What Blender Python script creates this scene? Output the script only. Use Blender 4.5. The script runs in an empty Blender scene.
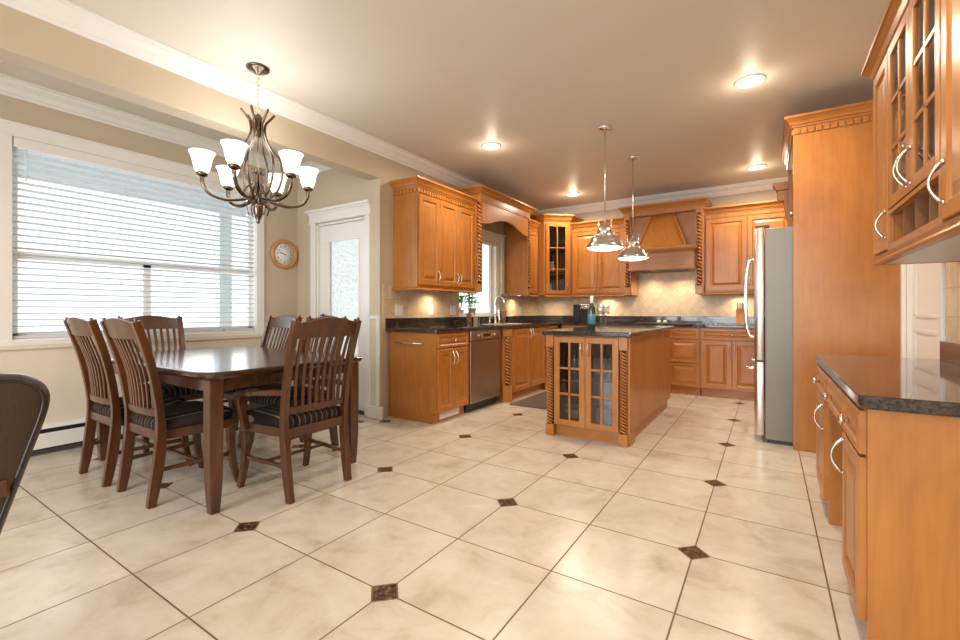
import bpy, bmesh, math, random
from mathutils import Vector, Matrix
random.seed(7)
S = bpy.context.scene
COL = S.collection
PI = math.pi
R = math.radians

# ------------------------------------------------------------------ camera
cam_d = bpy.data.cameras.new('camera')
cam = bpy.data.objects.new('camera', cam_d); COL.objects.link(cam)
cam.location = (0, 0, 1.08)
cam.rotation_euler = (PI/2, 0, math.atan(288/444))
cam_d.sensor_width = 36; cam_d.lens = 444/960*36
cam_d.shift_y = -9/960; cam_d.clip_start = 0.02
S.camera = cam
# ------------------------------------------------------------------ world, exposure
S.view_settings.view_transform = 'Standard'; S.view_settings.look = 'None'
S.view_settings.gamma = 1; S.view_settings.use_curve_mapping = False
S.view_settings.exposure = 0.08
W = bpy.data.worlds.new('sky'); S.world = W; W.use_nodes = True
wn = W.node_tree; wn.nodes.clear()
wo = wn.nodes.new('ShaderNodeOutputWorld'); wb = wn.nodes.new('ShaderNodeBackground')
wb.inputs[0].default_value = (0.86, 0.95, 1.0, 1); wb.inputs[1].default_value = 1.9
wn.links.new(wb.outputs[0], wo.inputs[0])

def area(name, loc, rot, sx, sy, power, col, spread=180, shape='RECTANGLE'):
    l = bpy.data.lights.new(name, 'AREA'); l.shape = shape; l.size = sx; l.size_y = sy
    l.energy = power; l.color = col; l.spread = R(spread)
    o = bpy.data.objects.new(name, l); COL.objects.link(o); o.location = loc; o.rotation_euler = rot
    return o
DAY = (0.93, 0.97, 1.0)
WARM = (1.0, 0.88, 0.735)
# daylight entering the nook window, plus soft fill from an added unseen rear window
area('daylight_nook_window', (-6.9, 1.85, 2.0), (0, R(-90), 0), 3.0, 4.0, 100, DAY)
area('rear_fill_light', (-1.2, -3.75, 1.6), (R(90), 0, 0), 4.6, 2.2, 255, (0.96, 0.98, 1.0))
CEIL = 2.76
DL = [(-.11, 3.79), (-2.36, 3.85), (-2.35, 6.07), (-.11, 6.10), (-.11, 1.5), (-.11, -.8), (-2.36, -.8)]  # last three are out of view, added along the grid for more light
WARMK = (1.0, 0.81, 0.59)
for i, (x, y) in enumerate(DL):
    area('downlight_lamp', (x, y, CEIL-.035), (0, 0, 0), .13, .13, 19 if i < 4 else 15, WARMK if i < 4 else WARM, 165, 'DISK')

# ------------------------------------------------------------------ node helpers
def new_mat(name):
    m = bpy.data.materials.new(name); m.use_nodes = True
    nt = m.node_tree; b = nt.nodes['Principled BSDF']
    return m, nt, b
def nd(nt, t, **k):
    n = nt.nodes.new(t)
    for a, v in k.items(): setattr(n, a, v)
    return n
def math_n(nt, op, a, b=None, c=None):
    n = nt.nodes.new('ShaderNodeMath'); n.operation = op
    for i, v in enumerate((a, b, c)):
        if v is None: continue
        if isinstance(v, (int, float)): n.inputs[i].default_value = v
        else: nt.links.new(v, n.inputs[i])
    return n.outputs[0]
def mixc(nt, f, a, b):
    n = nt.nodes.new('ShaderNodeMix'); n.data_type = 'RGBA'
    if isinstance(f, (int, float)): n.inputs[0].default_value = f
    else: nt.links.new(f, n.inputs[0])
    for i, v in ((6, a), (7, b)):
        if isinstance(v, tuple): n.inputs[i].default_value = (*v[:3], 1)
        else: nt.links.new(v, n.inputs[i])
    return n.outputs[2]
def ramp(nt, f, stops):
    n = nt.nodes.new('ShaderNodeValToRGB'); e = n.color_ramp.elements
    while len(e) > 1: e.remove(e[-1])
    e[0].position = stops[0][0]; e[0].color = (*stops[0][1], 1)
    for p, c in stops[1:]:
        x = e.new(p); x.color = (*c, 1)
    nt.links.new(f, n.inputs[0]); return n.outputs[0]
def objco(nt, scale=(1, 1, 1), rot=(0, 0, 0)):
    tc = nt.nodes.new('ShaderNodeTexCoord'); mp = nt.nodes.new('ShaderNodeMapping')
    nt.links.new(tc.outputs['Object'], mp.inputs[0])
    mp.inputs['Scale'].default_value = scale; mp.inputs['Rotation'].default_value = rot
    return mp.outputs[0]
def noise(nt, co, scale, detail=4, rough=.5, dist=0):
    n = nt.nodes.new('ShaderNodeTexNoise'); nt.links.new(co, n.inputs['Vector'])
    n.inputs['Scale'].default_value = scale; n.inputs['Detail'].default_value = detail
    n.inputs['Roughness'].default_value = rough; n.inputs['Distortion'].default_value = dist
    return n.outputs['Fac']
def bump(nt, b, h, strength=.2, dist=.01):
    n = nt.nodes.new('ShaderNodeBump'); n.inputs['Strength'].default_value = strength
    n.inputs['Distance'].default_value = dist
    nt.links.new(h, n.inputs['Height']); nt.links.new(n.outputs[0], b.inputs['Normal'])

def plain(name, col, rough=.5, metal=0, noise_amt=.04, coat=0, nscale=6, bumpy=0):
    m, nt, b = new_mat(name)
    co = objco(nt); f = noise(nt, co, nscale)
    d = tuple(max(0, c*(1-noise_amt)) for c in col); u = tuple(min(1, c*(1+noise_amt)) for c in col)
    nt.links.new(ramp(nt, f, [(.3, d), (.7, u)]), b.inputs['Base Color'])
    b.inputs['Roughness'].default_value = rough; b.inputs['Metallic'].default_value = metal
    b.inputs['Coat Weight'].default_value = coat
    if bumpy: bump(nt, b, noise(nt, co, 180, 3), bumpy, .002)
    return m
def wood(name, dark, mid, light, rough=.34, scale=(9, 9, .8), coat=.14, contrast=1):
    m, nt, b = new_mat(name)
    co = objco(nt, scale)
    f1 = noise(nt, co, 3, 5, .55, .6)
    f2 = noise(nt, objco(nt, (scale[0]*6, scale[1]*6, scale[2]*2)), 4, 3, .6)
    f3 = noise(nt, objco(nt, (1, 1, .6)), 4.5, 4, .6, .8)
    c = ramp(nt, f1, [(.25, dark), (.5, mid), (.78, light)])
    c = mixc(nt, math_n(nt, 'MULTIPLY', f2, .22), c, dark)
    c = mixc(nt, .45, c, ramp(nt, f3, [(.3, dark), (.5, mid), (.7, light)]))
    nt.links.new(c, b.inputs['Base Color'])
    b.inputs['Roughness'].default_value = rough
    b.inputs['Coat Weight'].default_value = coat; b.inputs['Coat Roughness'].default_value = .2
    bump(nt, b, f2, .05, .002)
    return m
M = {}
M['maple'] = wood('honey_maple', (.31, .105, .017), (.415, .155, .028), (.50, .205, .044))
M['maple_h'] = wood('honey_maple_rail', (.31, .105, .017), (.415, .155, .028), (.50, .205, .044), scale=(.8, 9, 9))
M['maple_shaded'] = wood('shaded_maple_interior', (.15, .06, .018), (.19, .08, .026), (.24, .105, .035), rough=.5, coat=0)  # maple darkened in colour to imitate shade inside cabinets and cubbies
M['rope'] = wood('carved_maple', (.30, .10, .016), (.42, .15, .026), (.50, .20, .042), rough=.4)
M['dark'] = wood('walnut_stain', (.030, .009, .003), (.082, .026, .0075), (.155, .052, .014), rough=.28, coat=.35)
M['dark_x'] = wood('walnut_stain_table', (.024, .009, .006), (.042, .015, .008), (.066, .025, .012), scale=(.7, 8, 8), rough=.16, coat=.6)
M['oak'] = wood('clock_oak', (.42, .17, .05), (.55, .25, .08), (.65, .33, .12), rough=.4)
M['white'] = plain('white_paint', (.80, .78, .74), .35, noise_amt=.01)
M['frame'] = plain('window_frame_vinyl', (.92, .92, .92), .3, noise_amt=.01)
M['casing'] = plain('window_white_paint', (.80, .77, .72), .35, noise_amt=.01)
M['wall'] = plain('beige_wall_paint', (.55, .455, .33), .6, noise_amt=.025, nscale=2, bumpy=.03)
M['wall_low'] = plain('cream_wall_paint', (.70, .61, .49), .6, noise_amt=.02, nscale=2)
M['ceil'] = plain('ceiling_paint', (.70, .645, .555), .45, noise_amt=.015, nscale=1.5)
M['chrome'] = plain('chrome', (.85, .84, .82), .12, 1, .01)
M['nickel'] = plain('brushed_nickel', (.70, .68, .64), .25, 1, .02)
M['bronze'] = plain('polished_pewter', (.17, .13, .10), .15, 1, .06, nscale=20)
M['black'] = plain('black_plastic', (.012, .012, .013), .3)
M['dkgrey'] = plain('dark_grey_plastic', (.05, .05, .05), .5)
M['slat'] = plain('blind_slat', (.86, .86, .86), .5, noise_amt=.01)
nt_ = M['slat'].node_tree; b_ = nt_.nodes['Principled BSDF']; tl_ = nt_.nodes.new('ShaderNodeBsdfTranslucent'); mx_ = nt_.nodes.new('ShaderNodeMixShader')
tl_.inputs[0].default_value = (.85, .88, .90, 1); mx_.inputs[0].default_value = .35
nt_.links.new(b_.outputs[0], mx_.inputs[1]); nt_.links.new(tl_.outputs[0], mx_.inputs[2]); nt_.links.new(mx_.outputs[0], nt_.nodes['Material Output'].inputs[0])
M['plate'] = plain('outlet_plastic', (.82, .80, .76), .3, noise_amt=.01)
M['leather'] = plain('brown_leather', (.040, .026, .019), .33, noise_amt=.2, nscale=9, bumpy=.3)
M['piping'] = plain('dark_piping', (.012, .009, .008), .3)
M['mat'] = plain('grey_brown_mat', (.115, .085, .06), .85, noise_amt=.2, nscale=60)
M['terracotta'] = plain('clay_pot', (.42, .27, .17), .7)
M['stone'] = plain('brown_pebbles', (.22, .09, .045), .5, noise_amt=.6, nscale=60)
M['leaf'] = plain('green_leaf', (.10, .25, .035), .45, noise_amt=.4, nscale=14)
M['leaf_pale'] = plain('pale_leaf', (.30, .38, .24), .5, noise_amt=.3, nscale=14)
for k_ in ('leaf', 'leaf_pale'):
    nt_ = M[k_].node_tree; b_ = nt_.nodes['Principled BSDF']; tl_ = nt_.nodes.new('ShaderNodeBsdfTranslucent'); mx_ = nt_.nodes.new('ShaderNodeMixShader')
    tl_.inputs[0].default_value = (.40, .75, .12, 1) if k_ == 'leaf' else (.55, .65, .45, 1); mx_.inputs[0].default_value = .5
    nt_.links.new(b_.outputs[0], mx_.inputs[1]); nt_.links.new(tl_.outputs[0], mx_.inputs[2]); nt_.links.new(mx_.outputs[0], nt_.nodes['Material Output'].inputs[0])
M['stem'] = plain('green_stem', (.14, .25, .05), .45)
M['glaze'] = plain('groove_shade_brown', (.045, .014, .004), .6)  # dark brown standing in for shade between the rope strands
M['teal'] = plain('teal_label', (.04, .18, .21), .5, noise_amt=.3, nscale=50)
M['bottle'] = plain('dark_green_glass', (.02, .035, .025), .08, coat=.5)
M['foil'] = plain('pale_foil', (.70, .70, .68), .3, .3)
M['china'] = plain('white_china', (.75, .74, .70), .2, noise_amt=.01)
M['porch'] = plain('porch_paint', (.66, .74, .78), .6)
M['concrete'] = plain('patio_concrete', (.62, .63, .63), .8, noise_amt=.1)
M['hedge'] = plain('hedge_leaves', (.16, .26, .12), .7, noise_amt=.5, nscale=12)
M['siding'] = plain('pale_siding', (.60, .66, .72), .7)
M['fridge_side'] = plain('fridge_grey', (.20, .182, .155), .38, .25, .03)
M['clockface'] = plain('clock_dial', (.82, .82, .80), .4, noise_amt=.01)
M['numeral'] = plain('clock_print', (.03, .03, .03), .5)

def steel(name, col, rough, vert=True):
    m, nt, b = new_mat(name)
    co = objco(nt, (220, 220, 1.5) if vert else (2, 2, 220))
    f = noise(nt, co, 2, 2)
    nt.links.new(ramp(nt, f, [(.3, tuple(c*.92 for c in col)), (.7, col)]), b.inputs['Base Color'])
    b.inputs['Metallic'].default_value = 1
    nt.links.new(math_n(nt, 'MULTIPLY_ADD', f, .12, rough-.05), b.inputs['Roughness'])
    return m
M['steel'] = steel('stainless_steel', (.66, .63, .58), .30)
M['steel_dw'] = steel('stainless_steel_dark', (.50, .44, .37), .32)

def granite():
    m, nt, b = new_mat('brown_black_granite')
    co = objco(nt)
    v = nt.nodes.new('ShaderNodeTexVoronoi'); nt.links.new(co, v.inputs['Vector']); v.inputs['Scale'].default_value = 190
    f = noise(nt, co, 95, 5, .7)
    g = noise(nt, co, 9, 3)
    f = math_n(nt, 'ADD', math_n(nt, 'MULTIPLY', f, .75), math_n(nt, 'MULTIPLY', g, .25))
    c = ramp(nt, f, [(.36, (.008, .008, .010)), (.47, (.022, .019, .018)), (.54, (.075, .048, .034)), (.60, (.030, .028, .030)), (.68, (.17, .14, .115))])
    c = mixc(nt, math_n(nt, 'LESS_THAN', v.outputs['Distance'], .22), c, (.035, .028, .026))
    nt.links.new(c, b.inputs['Base Color']); b.inputs['Roughness'].default_value = .08
    b.inputs['Coat Weight'].default_value = .3; b.inputs['Coat Roughness'].default_value = .03
    return m
M['granite'] = granite()

def floor_mat():
    m, nt, b = new_mat('cream_floor_tiles')
    tc = nt.nodes.new('ShaderNodeTexCoord'); sp = nt.nodes.new('ShaderNodeSeparateXYZ')
    nt.links.new(tc.outputs['Object'], sp.inputs[0])
    T = .4775
    tx = math_n(nt, 'DIVIDE', math_n(nt, 'ADD', sp.outputs[0], .2795), T)
    ty = math_n(nt, 'DIVIDE', math_n(nt, 'SUBTRACT', sp.outputs[1], 1.231), T)
    def tri(t):   # distance to the nearest integer
        fr = math_n(nt, 'FRACT', math_n(nt, 'ADD', t, .5))
        return math_n(nt, 'ABSOLUTE', math_n(nt, 'SUBTRACT', fr, .5))
    dx, dy = tri(tx), tri(ty)
    ex = math_n(nt, 'MULTIPLY', tri(math_n(nt, 'MULTIPLY', tx, .5)), 2)
    ey = math_n(nt, 'MULTIPLY', tri(math_n(nt, 'MULTIPLY', ty, .5)), 2)
    l1 = math_n(nt, 'ADD', ex, ey)
    dia = math_n(nt, 'LESS_THAN', l1, .135)
    dia_gr = math_n(nt, 'LESS_THAN', math_n(nt, 'ABSOLUTE', math_n(nt, 'SUBTRACT', l1, .141)), .010)
    gr = math_n(nt, 'LESS_THAN', math_n(nt, 'MINIMUM', dx, dy), .0068)
    notdia = math_n(nt, 'SUBTRACT', 1, dia)
    grout = math_n(nt, 'MAXIMUM', math_n(nt, 'MULTIPLY', gr, notdia), dia_gr)
    # per tile tone
    cmb = nt.nodes.new('ShaderNodeCombineXYZ')
    nt.links.new(math_n(nt, 'FLOOR', tx), cmb.inputs[0]); nt.links.new(math_n(nt, 'FLOOR', ty), cmb.inputs[1])
    wnz = nt.nodes.new('ShaderNodeTexWhiteNoise'); nt.links.new(cmb.outputs[0], wnz.inputs['Vector'])
    off = nt.nodes.new('ShaderNodeVectorMath'); off.operation = 'MULTIPLY_ADD'
    nt.links.new(wnz.outputs['Color'], off.inputs[0]); off.inputs[1].default_value = (7, 7, 7)
    nt.links.new(tc.outputs['Object'], off.inputs[2])
    f = noise(nt, off.outputs[0], 4.2, 6, .62, .5)
    f2 = noise(nt, off.outputs[0], 26, 4, .6)
    c = ramp(nt, f, [(.28, (.47, .39, .30)), (.45, (.61, .55, .465)), (.66, (.69, .645, .57))])
    c = mixc(nt, math_n(nt, 'MULTIPLY', f2, .28), c, (.50, .435, .35))
    dm = ramp(nt, noise(nt, objco(nt), 45, 4, .7), [(.38, (.022, .013, .009)), (.55, (.10, .052, .028)), (.68, (.28, .17, .09))])
    c = mixc(nt, dia, c, dm)
    c = mixc(nt, grout, c, (.17, .095, .05))
    nt.links.new(c, b.inputs['Base Color'])
    nt.links.new(math_n(nt, 'MULTIPLY_ADD', grout, .4, .24), b.inputs['Roughness'])
    h = math_n(nt, 'ADD', math_n(nt, 'SUBTRACT', 1, grout), math_n(nt, 'MULTIPLY', f2, .25))
    bump(nt, b, h, .25, .002)
    return m
M['floor'] = floor_mat()

def backsplash(name, diag, u_axis, size=.102):
    m, nt, b = new_mat(name)
    tc = nt.nodes.new('ShaderNodeTexCoord'); sp = nt.nodes.new('ShaderNodeSeparateXYZ')
    nt.links.new(tc.outputs['Object'], sp.inputs[0])
    u, v = sp.outputs[u_axis], sp.outputs[2]
    if diag:
        a = math_n(nt, 'ADD', u, v); c_ = math_n(nt, 'SUBTRACT', u, v); u, v = a, c_; size *= 1.414
    tu = math_n(nt, 'DIVIDE', u, size); tv = math_n(nt, 'DIVIDE', v, size)
    def tri(t):
        fr = math_n(nt, 'FRACT', math_n(nt, 'ADD', t, .5))
        return math_n(nt, 'ABSOLUTE', math_n(nt, 'SUBTRACT', fr, .5))
    gr = math_n(nt, 'LESS_THAN', math_n(nt, 'MINIMUM', tri(tu), tri(tv)), .022)
    f = noise(nt, tc.outputs['Object'], 11, 5, .6)
    c = ramp(nt, f, [(.3, (.56, .41, .26)), (.5, (.66, .51, .35)), (.72, (.74, .60, .44))])
    c = mixc(nt, gr, c, (.50, .38, .26))
    nt.links.new(c, b.inputs['Base Color']); b.inputs['Roughness'].default_value = .42
    bump(nt, b, math_n(nt, 'SUBTRACT', 1, gr), .3, .003)
    return m
M['bs_side'] = backsplash('travertine_tiles', False, 1, .15)
M['bs_back'] = backsplash('travertine_diagonal_tiles', True, 0)

def fabric():
    m, nt, b = new_mat('striped_upholstery')
    tc = nt.nodes.new('ShaderNodeTexCoord'); sp = nt.nodes.new('ShaderNodeSeparateXYZ')
    nt.links.new(tc.outputs['Object'], sp.inputs[0])
    t = math_n(nt, 'FRACT', math_n(nt, 'MULTIPLY', sp.outputs[0], 26))
    s = math_n(nt, 'GREATER_THAN', t, .84)
    c = mixc(nt, s, (.016, .012, .011), (.17, .125, .095))
    t2 = math_n(nt, 'FRACT', math_n(nt, 'MULTIPLY', sp.outputs[0], 13))
    c = mixc(nt, math_n(nt, 'MULTIPLY', math_n(nt, 'GREATER_THAN', t2, .5), .35), c, (.05, .038, .034))
    nt.links.new(c, b.inputs['Base Color']); b.inputs['Roughness'].default_value = .85; b.inputs['Specular IOR Level'].default_value = .12
    bump(nt, b, noise(nt, tc.outputs['Object'], 300, 2), .3, .001)
    return m
M['fabric'] = fabric()

def glass(name, tint=(1, 1, 1), gloss=.12, frost=0):
    m = bpy.data.materials.new(name); m.use_nodes = True; nt = m.node_tree; nt.nodes.clear()
    o = nt.nodes.new('ShaderNodeOutputMaterial'); tr = nt.nodes.new('ShaderNodeBsdfTransparent')
    gl = nt.nodes.new('ShaderNodeBsdfGlossy'); mx = nt.nodes.new('ShaderNodeMixShader'); lw = nt.nodes.new('ShaderNodeLayerWeight')
    tr.inputs[0].default_value = (*tint, 1); gl.inputs['Roughness'].default_value = .02
    lw.inputs[0].default_value = .25
    gm = nt.nodes.new('ShaderNodeNewGeometry')
    f = math_n(nt, 'MULTIPLY', math_n(nt, 'MULTIPLY_ADD', lw.outputs['Fresnel'], .8, gloss*.3), math_n(nt, 'SUBTRACT', 1, gm.outputs['Backfacing']))
    nt.links.new(f, mx.inputs[0]); nt.links.new(tr.outputs[0], mx.inputs[1]); nt.links.new(gl.outputs[0], mx.inputs[2])
    last = mx.outputs[0]
    if frost:
        tl = nt.nodes.new('ShaderNodeBsdfTranslucent'); tl.inputs[0].default_value = (.96, .99, .98, 1)
        m2 = nt.nodes.new('ShaderNodeMixShader'); 
        tc = nt.nodes.new('ShaderNodeTexCoord')
        nz = noise(nt, tc.outputs['Object'], 40, 3)
        nt.links.new(math_n(nt, 'MULTIPLY_ADD', nz, .9, frost-.45), m2.inputs[0])
        nt.links.new(last, m2.inputs[1]); nt.links.new(tl.outputs[0], m2.inputs[2]); last = m2.outputs[0]
    nt.links.new(last, o.inputs[0]); return m
M['glass'] = glass('clear_glass'); M['glass_dark'] = glass('cabinet_glass', (.80, .80, .80), .25)
M['glassware'] = glass('wine_glass_crystal', (.90, .92, .92), 1.0)
M['glass_frost'] = glass('obscure_glass', (1, 1, 1), .1, .6)

def emis(name, col, s):
    m, nt, b = new_mat(name)
    b.inputs['Base Color'].default_value = (.8, .8, .8, 1)
    b.inputs['Emission Color'].default_value = (*col, 1); b.inputs['Emission Strength'].default_value = s
    return m
M['shade'] = emis('lit_opal_glass', (1, .975, .94), 2.6)
M['bulb'] = emis('downlight_diffuser', (1, .92, .80), 14)
M['pend'] = emis('pendant_diffuser', (1, .93, .84), 3.5)
M['puck'] = emis('puck_lens', (1, .85, .62), 5)

# ------------------------------------------------------------------ mesh helpers
class MB:
    def __init__(s): s.v = []; s.f = []; s.sm = []
    def add(s, vs, fs, smooth=False):
        o = len(s.v); s.v += [tuple(v) for v in vs]
        for f in fs: s.f.append(tuple(o+i for i in f)); s.sm.append(smooth)
        return s
    def box(s, x0, x1, y0, y1, z0, z1):
        if x0 > x1: x0, x1 = x1, x0
        if y0 > y1: y0, y1 = y1, y0
        if z0 > z1: z0, z1 = z1, z0
        return s.add([(x0,y0,z0),(x1,y0,z0),(x1,y1,z0),(x0,y1,z0),(x0,y0,z1),(x1,y0,z1),(x1,y1,z1),(x0,y1,z1)],
            [(0,3,2,1),(4,5,6,7),(0,1,5,4),(1,2,6,5),(2,3,7,6),(3,0,4,7)])
    def prism(s, poly, a, b, axis='y', smooth=False):
        """poly in the two other axes (cyclic order), extruded from a to b along axis"""
        n = len(poly)
        def P(p, t):
            return {'y': (p[0], t, p[1]), 'x': (t, p[0], p[1]), 'z': (p[0], p[1], t)}[axis]
        vs = [P(p, a) for p in poly] + [P(p, b) for p in poly]
        fs = [tuple(range(n)), tuple(range(2*n-1, n-1, -1))]
        o = len(s.v); s.v += vs
        for f in fs: s.f.append(tuple(o+i for i in f)); s.sm.append(False)
        for i in range(n):
            j = (i+1) % n; s.f.append((o+i, o+n+i, o+n+j, o+j)); s.sm.append(smooth)
        return s
    def loops(s, loops, closed=True, cap0=True, cap1=True, smooth=True):
        n = len(loops[0]); o = len(s.v)
        for l in loops: s.v += [tuple(p) for p in l]
        for k in range(len(loops)-1):
            for i in range(n if closed else n-1):
                j = (i+1) % n
                s.f.append((o+k*n+i, o+k*n+j, o+(k+1)*n+j, o+(k+1)*n+i)); s.sm.append(smooth)
        if cap0: s.f.append(tuple(o+i for i in range(n-1, -1, -1))); s.sm.append(False)
        if cap1: s.f.append(tuple(o+(len(loops)-1)*n+i for i in range(n))); s.sm.append(False)
        return s
    def lathe(s, prof, c=(0,0,0), n=20, smooth=True, axis='z', caps=True):
        ls = []
        for r, z in prof:
            l = []
            for i in range(n):
                a = 2*PI*i/n; x, y = r*math.cos(a), r*math.sin(a)
                if axis == 'z': p = (c[0]+x, c[1]+y, c[2]+z)
                elif axis == 'x': p = (c[0]+z, c[1]+x, c[2]+y)
                else: p = (c[0]+x, c[1]+z, c[2]+y)
                l.append(p)
            ls.append(l)
        return s.loops(ls, True, caps, caps, smooth)
    def tube(s, pts, r, n=8, caps=True, closed=False):
        pts = [Vector(p) for p in pts]; N = len(pts)
        rs = r if isinstance(r, (list, tuple)) else [r]*N
        ls = []; up = None
        for i, p in enumerate(pts):
            if closed: t = (pts[(i+1) % N]-pts[i-1]).normalized()
            else: t = (pts[min(i+1, N-1)]-pts[max(i-1, 0)]).normalized()
            if up is None:
                up = Vector((0,0,1)) if abs(t.z) < .9 else Vector((1,0,0))
            a = (up - t*up.dot(t)).normalized(); b = t.cross(a); up = a
            ls.append([p+(a*math.cos(2*PI*k/n)+b*math.sin(2*PI*k/n))*rs[i] for k in range(n)])
        if closed: ls.append(ls[0]); return s.loops(ls, True, False, False)
        return s.loops(ls, True, caps, caps)
    def bar(s, pts, w, d, xdir=(1,0,0), smooth=False):
        """rectangular section swept along pts; w along xdir, d across"""
        pts = [Vector(p) for p in pts]; N = len(pts); xd = Vector(xdir)
        ws = w if isinstance(w, (list, tuple)) else [w]*N; ds = d if isinstance(d, (list, tuple)) else [d]*N
        ls = []
        for i, p in enumerate(pts):
            t = (pts[min(i+1, N-1)]-pts[max(i-1, 0)]).normalized()
            a = (xd - t*xd.dot(t)).normalized(); b = t.cross(a)
            ls.append([p+a*ws[i]/2+b*ds[i]/2, p-a*ws[i]/2+b*ds[i]/2, p-a*ws[i]/2-b*ds[i]/2, p+a*ws[i]/2-b*ds[i]/2])
        return s.loops(ls, True, True, True, smooth)
    def sphere(s, c, r, n=10, sz=1):
        prof = [(max(1e-4, r*math.sin(PI*i/8)), -r*sz*math.cos(PI*i/8)) for i in range(9)]
        return s.lathe(prof, c, n)
    def sweep(s, path, prof):
        """crown: prof [(outward, z)] swept along xy path; outward is the right-hand side of the path"""
        path = [Vector((p[0], p[1])) for p in path]; N = len(path); ls = []
        for i, p in enumerate(path):
            nrm = []
            if i > 0: d = (path[i]-path[i-1]).normalized(); nrm.append(Vector((d.y, -d.x)))
            if i < N-1: d = (path[i+1]-path[i]).normalized(); nrm.append(Vector((d.y, -d.x)))
            m = nrm[0] if len(nrm) == 1 else (nrm[0]+nrm[1])/(1+nrm[0].dot(nrm[1]))
            ls.append([(p.x+m.x*o, p.y+m.y*o, z) for o, z in prof])
        return s.loops(ls, True, True, True, False)
    def build(s, name, mat, parent=None, bev=0, loc=None):
        me = bpy.data.meshes.new(name); me.from_pydata(s.v, [], s.f); me.update()
        bm = bmesh.new(); bm.from_mesh(me); bmesh.ops.recalc_face_normals(bm, faces=bm.faces); bm.to_mesh(me); bm.free()
        for p, q in zip(me.polygons, s.sm): p.use_smooth = q
        me.materials.append(M[mat] if isinstance(mat, str) else mat)
        o = bpy.data.objects.new(name, me); COL.objects.link(o)
        if parent: o.parent = parent
        if loc: o.location = loc
        if bev:
            b = o.modifiers.new('bevel', 'BEVEL'); b.width = bev; b.segments = 2; b.limit_method = 'ANGLE'; b.angle_limit = R(40)
        return o
def thing(name, label, cat, loc=(0,0,0), rz=0, group=None):
    o = bpy.data.objects.new(name, None); COL.objects.link(o); o.empty_display_size = .1
    o.location = loc; o.rotation_euler = (0, 0, rz); o['label'] = label; o['category'] = cat
    if group: o['group'] = group
    return o
def tag(o, label, cat, group=None, kind=None):
    o['label'] = label; o['category'] = cat
    if group: o['group'] = group
    if kind: o['kind'] = kind
    return o
def struct(name, mb, mat, bev=0):
    o = mb.build(name, mat, None, bev); o['kind'] = 'structure'; return o
def copy_tree(o, parent=None):
    c = o.copy(); COL.objects.link(c)
    if parent: c.parent = parent
    for ch in o.children: copy_tree(ch, c)
    return c
def arc(c, r, a0, a1, n):
    return [(c[0]+r*math.cos(R(a0+(a1-a0)*i/n)), c[1]+r*math.sin(R(a0+(a1-a0)*i/n))) for i in range(n+1)]
def spline(ctrl, n=8):
    P = [Vector(c) for c in ctrl]; P = [P[0]*2-P[1]]+P+[P[-1]*2-P[-2]]; out = []
    for i in range(1, len(P)-2):
        for k in range(n):
            t = k/n
            out.append(.5*((2*P[i])+(P[i+1]-P[i-1])*t+(2*P[i-1]-5*P[i]+4*P[i+1]-P[i+2])*t*t+(3*P[i]-P[i-1]-3*P[i+1]+P[i+2])*t**3))
    out.append(P[-2]); return out

# ================================================================== SETTING
XW = -4.65; XS = -3.28; XR = .80; YB = 6.85; YD = 3.22; YR = -3.2
# window openings
NW = (.862, 2.71, .87, 2.36)        # nook window y0,y1,z0,z1
SW = (4.56, 5.60, 1.005, 2.06)     # sink window
struct('floor', MB().box(-4.8, 1.0, -3.4, 7.0, -.1, 0), 'floor')
struct('ceiling', MB().box(-4.8, 1.0, -3.4, 7.0, CEIL, CEIL+.1), 'ceil')
w = MB()
w.box(XW-.15, XW, -3.4, NW[0], 0, CEIL); w.box(XW-.15, XW, NW[1], YD+.2, 0, CEIL)
w.box(XW-.15, XW, NW[0], NW[1], .80, NW[2]); w.box(XW-.15, XW, NW[0], NW[1], NW[3], CEIL)
struct('wall_left', w, 'wall')
struct('trim_1', MB().box(XW, XW+.006, -3.2, YD, 0, .80), 'wall_low')      # paler painted dado below the window
struct('trim_2', MB().box(XW-.15, XW, NW[0], NW[1], 0, .80), 'wall_low')
DX0, DX1, DZ = -4.30, -3.50, 2.06
w = MB(); w.box(XW, DX0, YD, YD+.15, 0, CEIL); w.box(DX1, XS-.15, YD, YD+.15, 0, CEIL); w.box(DX0, DX1, YD, YD+.15, DZ, CEIL)
struct('wall_nook', w, 'wall')
w = MB(); w.box(XS-.15, XS, YD, SW[0], 0, CEIL); w.box(XS-.15, XS, SW[1], YB, 0, CEIL)
w.box(XS-.15, XS, SW[0], SW[1], 0, SW[2]); w.box(XS-.15, XS, SW[0], SW[1], SW[3], CEIL)
struct('wall_sink', w, 'wall')
struct('wall_back', MB().box(XS-.15, XR+.15, YB, YB+.15, 0, CEIL), 'wall')
w = MB(); w.box(XR, XR+.15, YR, 3.42, 0, CEIL); w.box(XR, XR+.15, 4.16, YB, 0, CEIL); w.box(XR, XR+.15, 3.42, 4.16, 2.05, CEIL)
struct('wall_right', w, 'wall')
w = MB(); w.box(XW, -3.4, YR-.15, YR, 0, CEIL); w.box(1.0-.05, XR, YR-.15, YR, 0, CEIL)
w.box(-3.4, XR, YR-.15, YR, 0, .5); w.box(-3.4, XR, YR-.15, YR, 2.5, CEIL)
struct('wall_rear', w, 'wall')
fr = MB()
for x in (-3.4, -2.0, -.6, XR-.06): fr.box(x, x+.06, YR-.12, YR-.04, .5, 2.5)
fr.box(-3.4, XR, YR-.12, YR-.04, .5, .56); fr.box(-3.4, XR, YR-.12, YR-.04, 2.44, 2.5)
rw = struct('rear_fill_window', fr, 'casing')  # unseen rear window, added to let in soft fill light
MB().box(-3.34, XR-.06, YR-.09, YR-.085, .56, 2.44).build('pane', 'glass', rw)
# dropped beam between nook and kitchen
struct('trim_3', MB().box(XS-.15, XS, YR, YD, 2.42, CEIL), 'wall')
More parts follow.
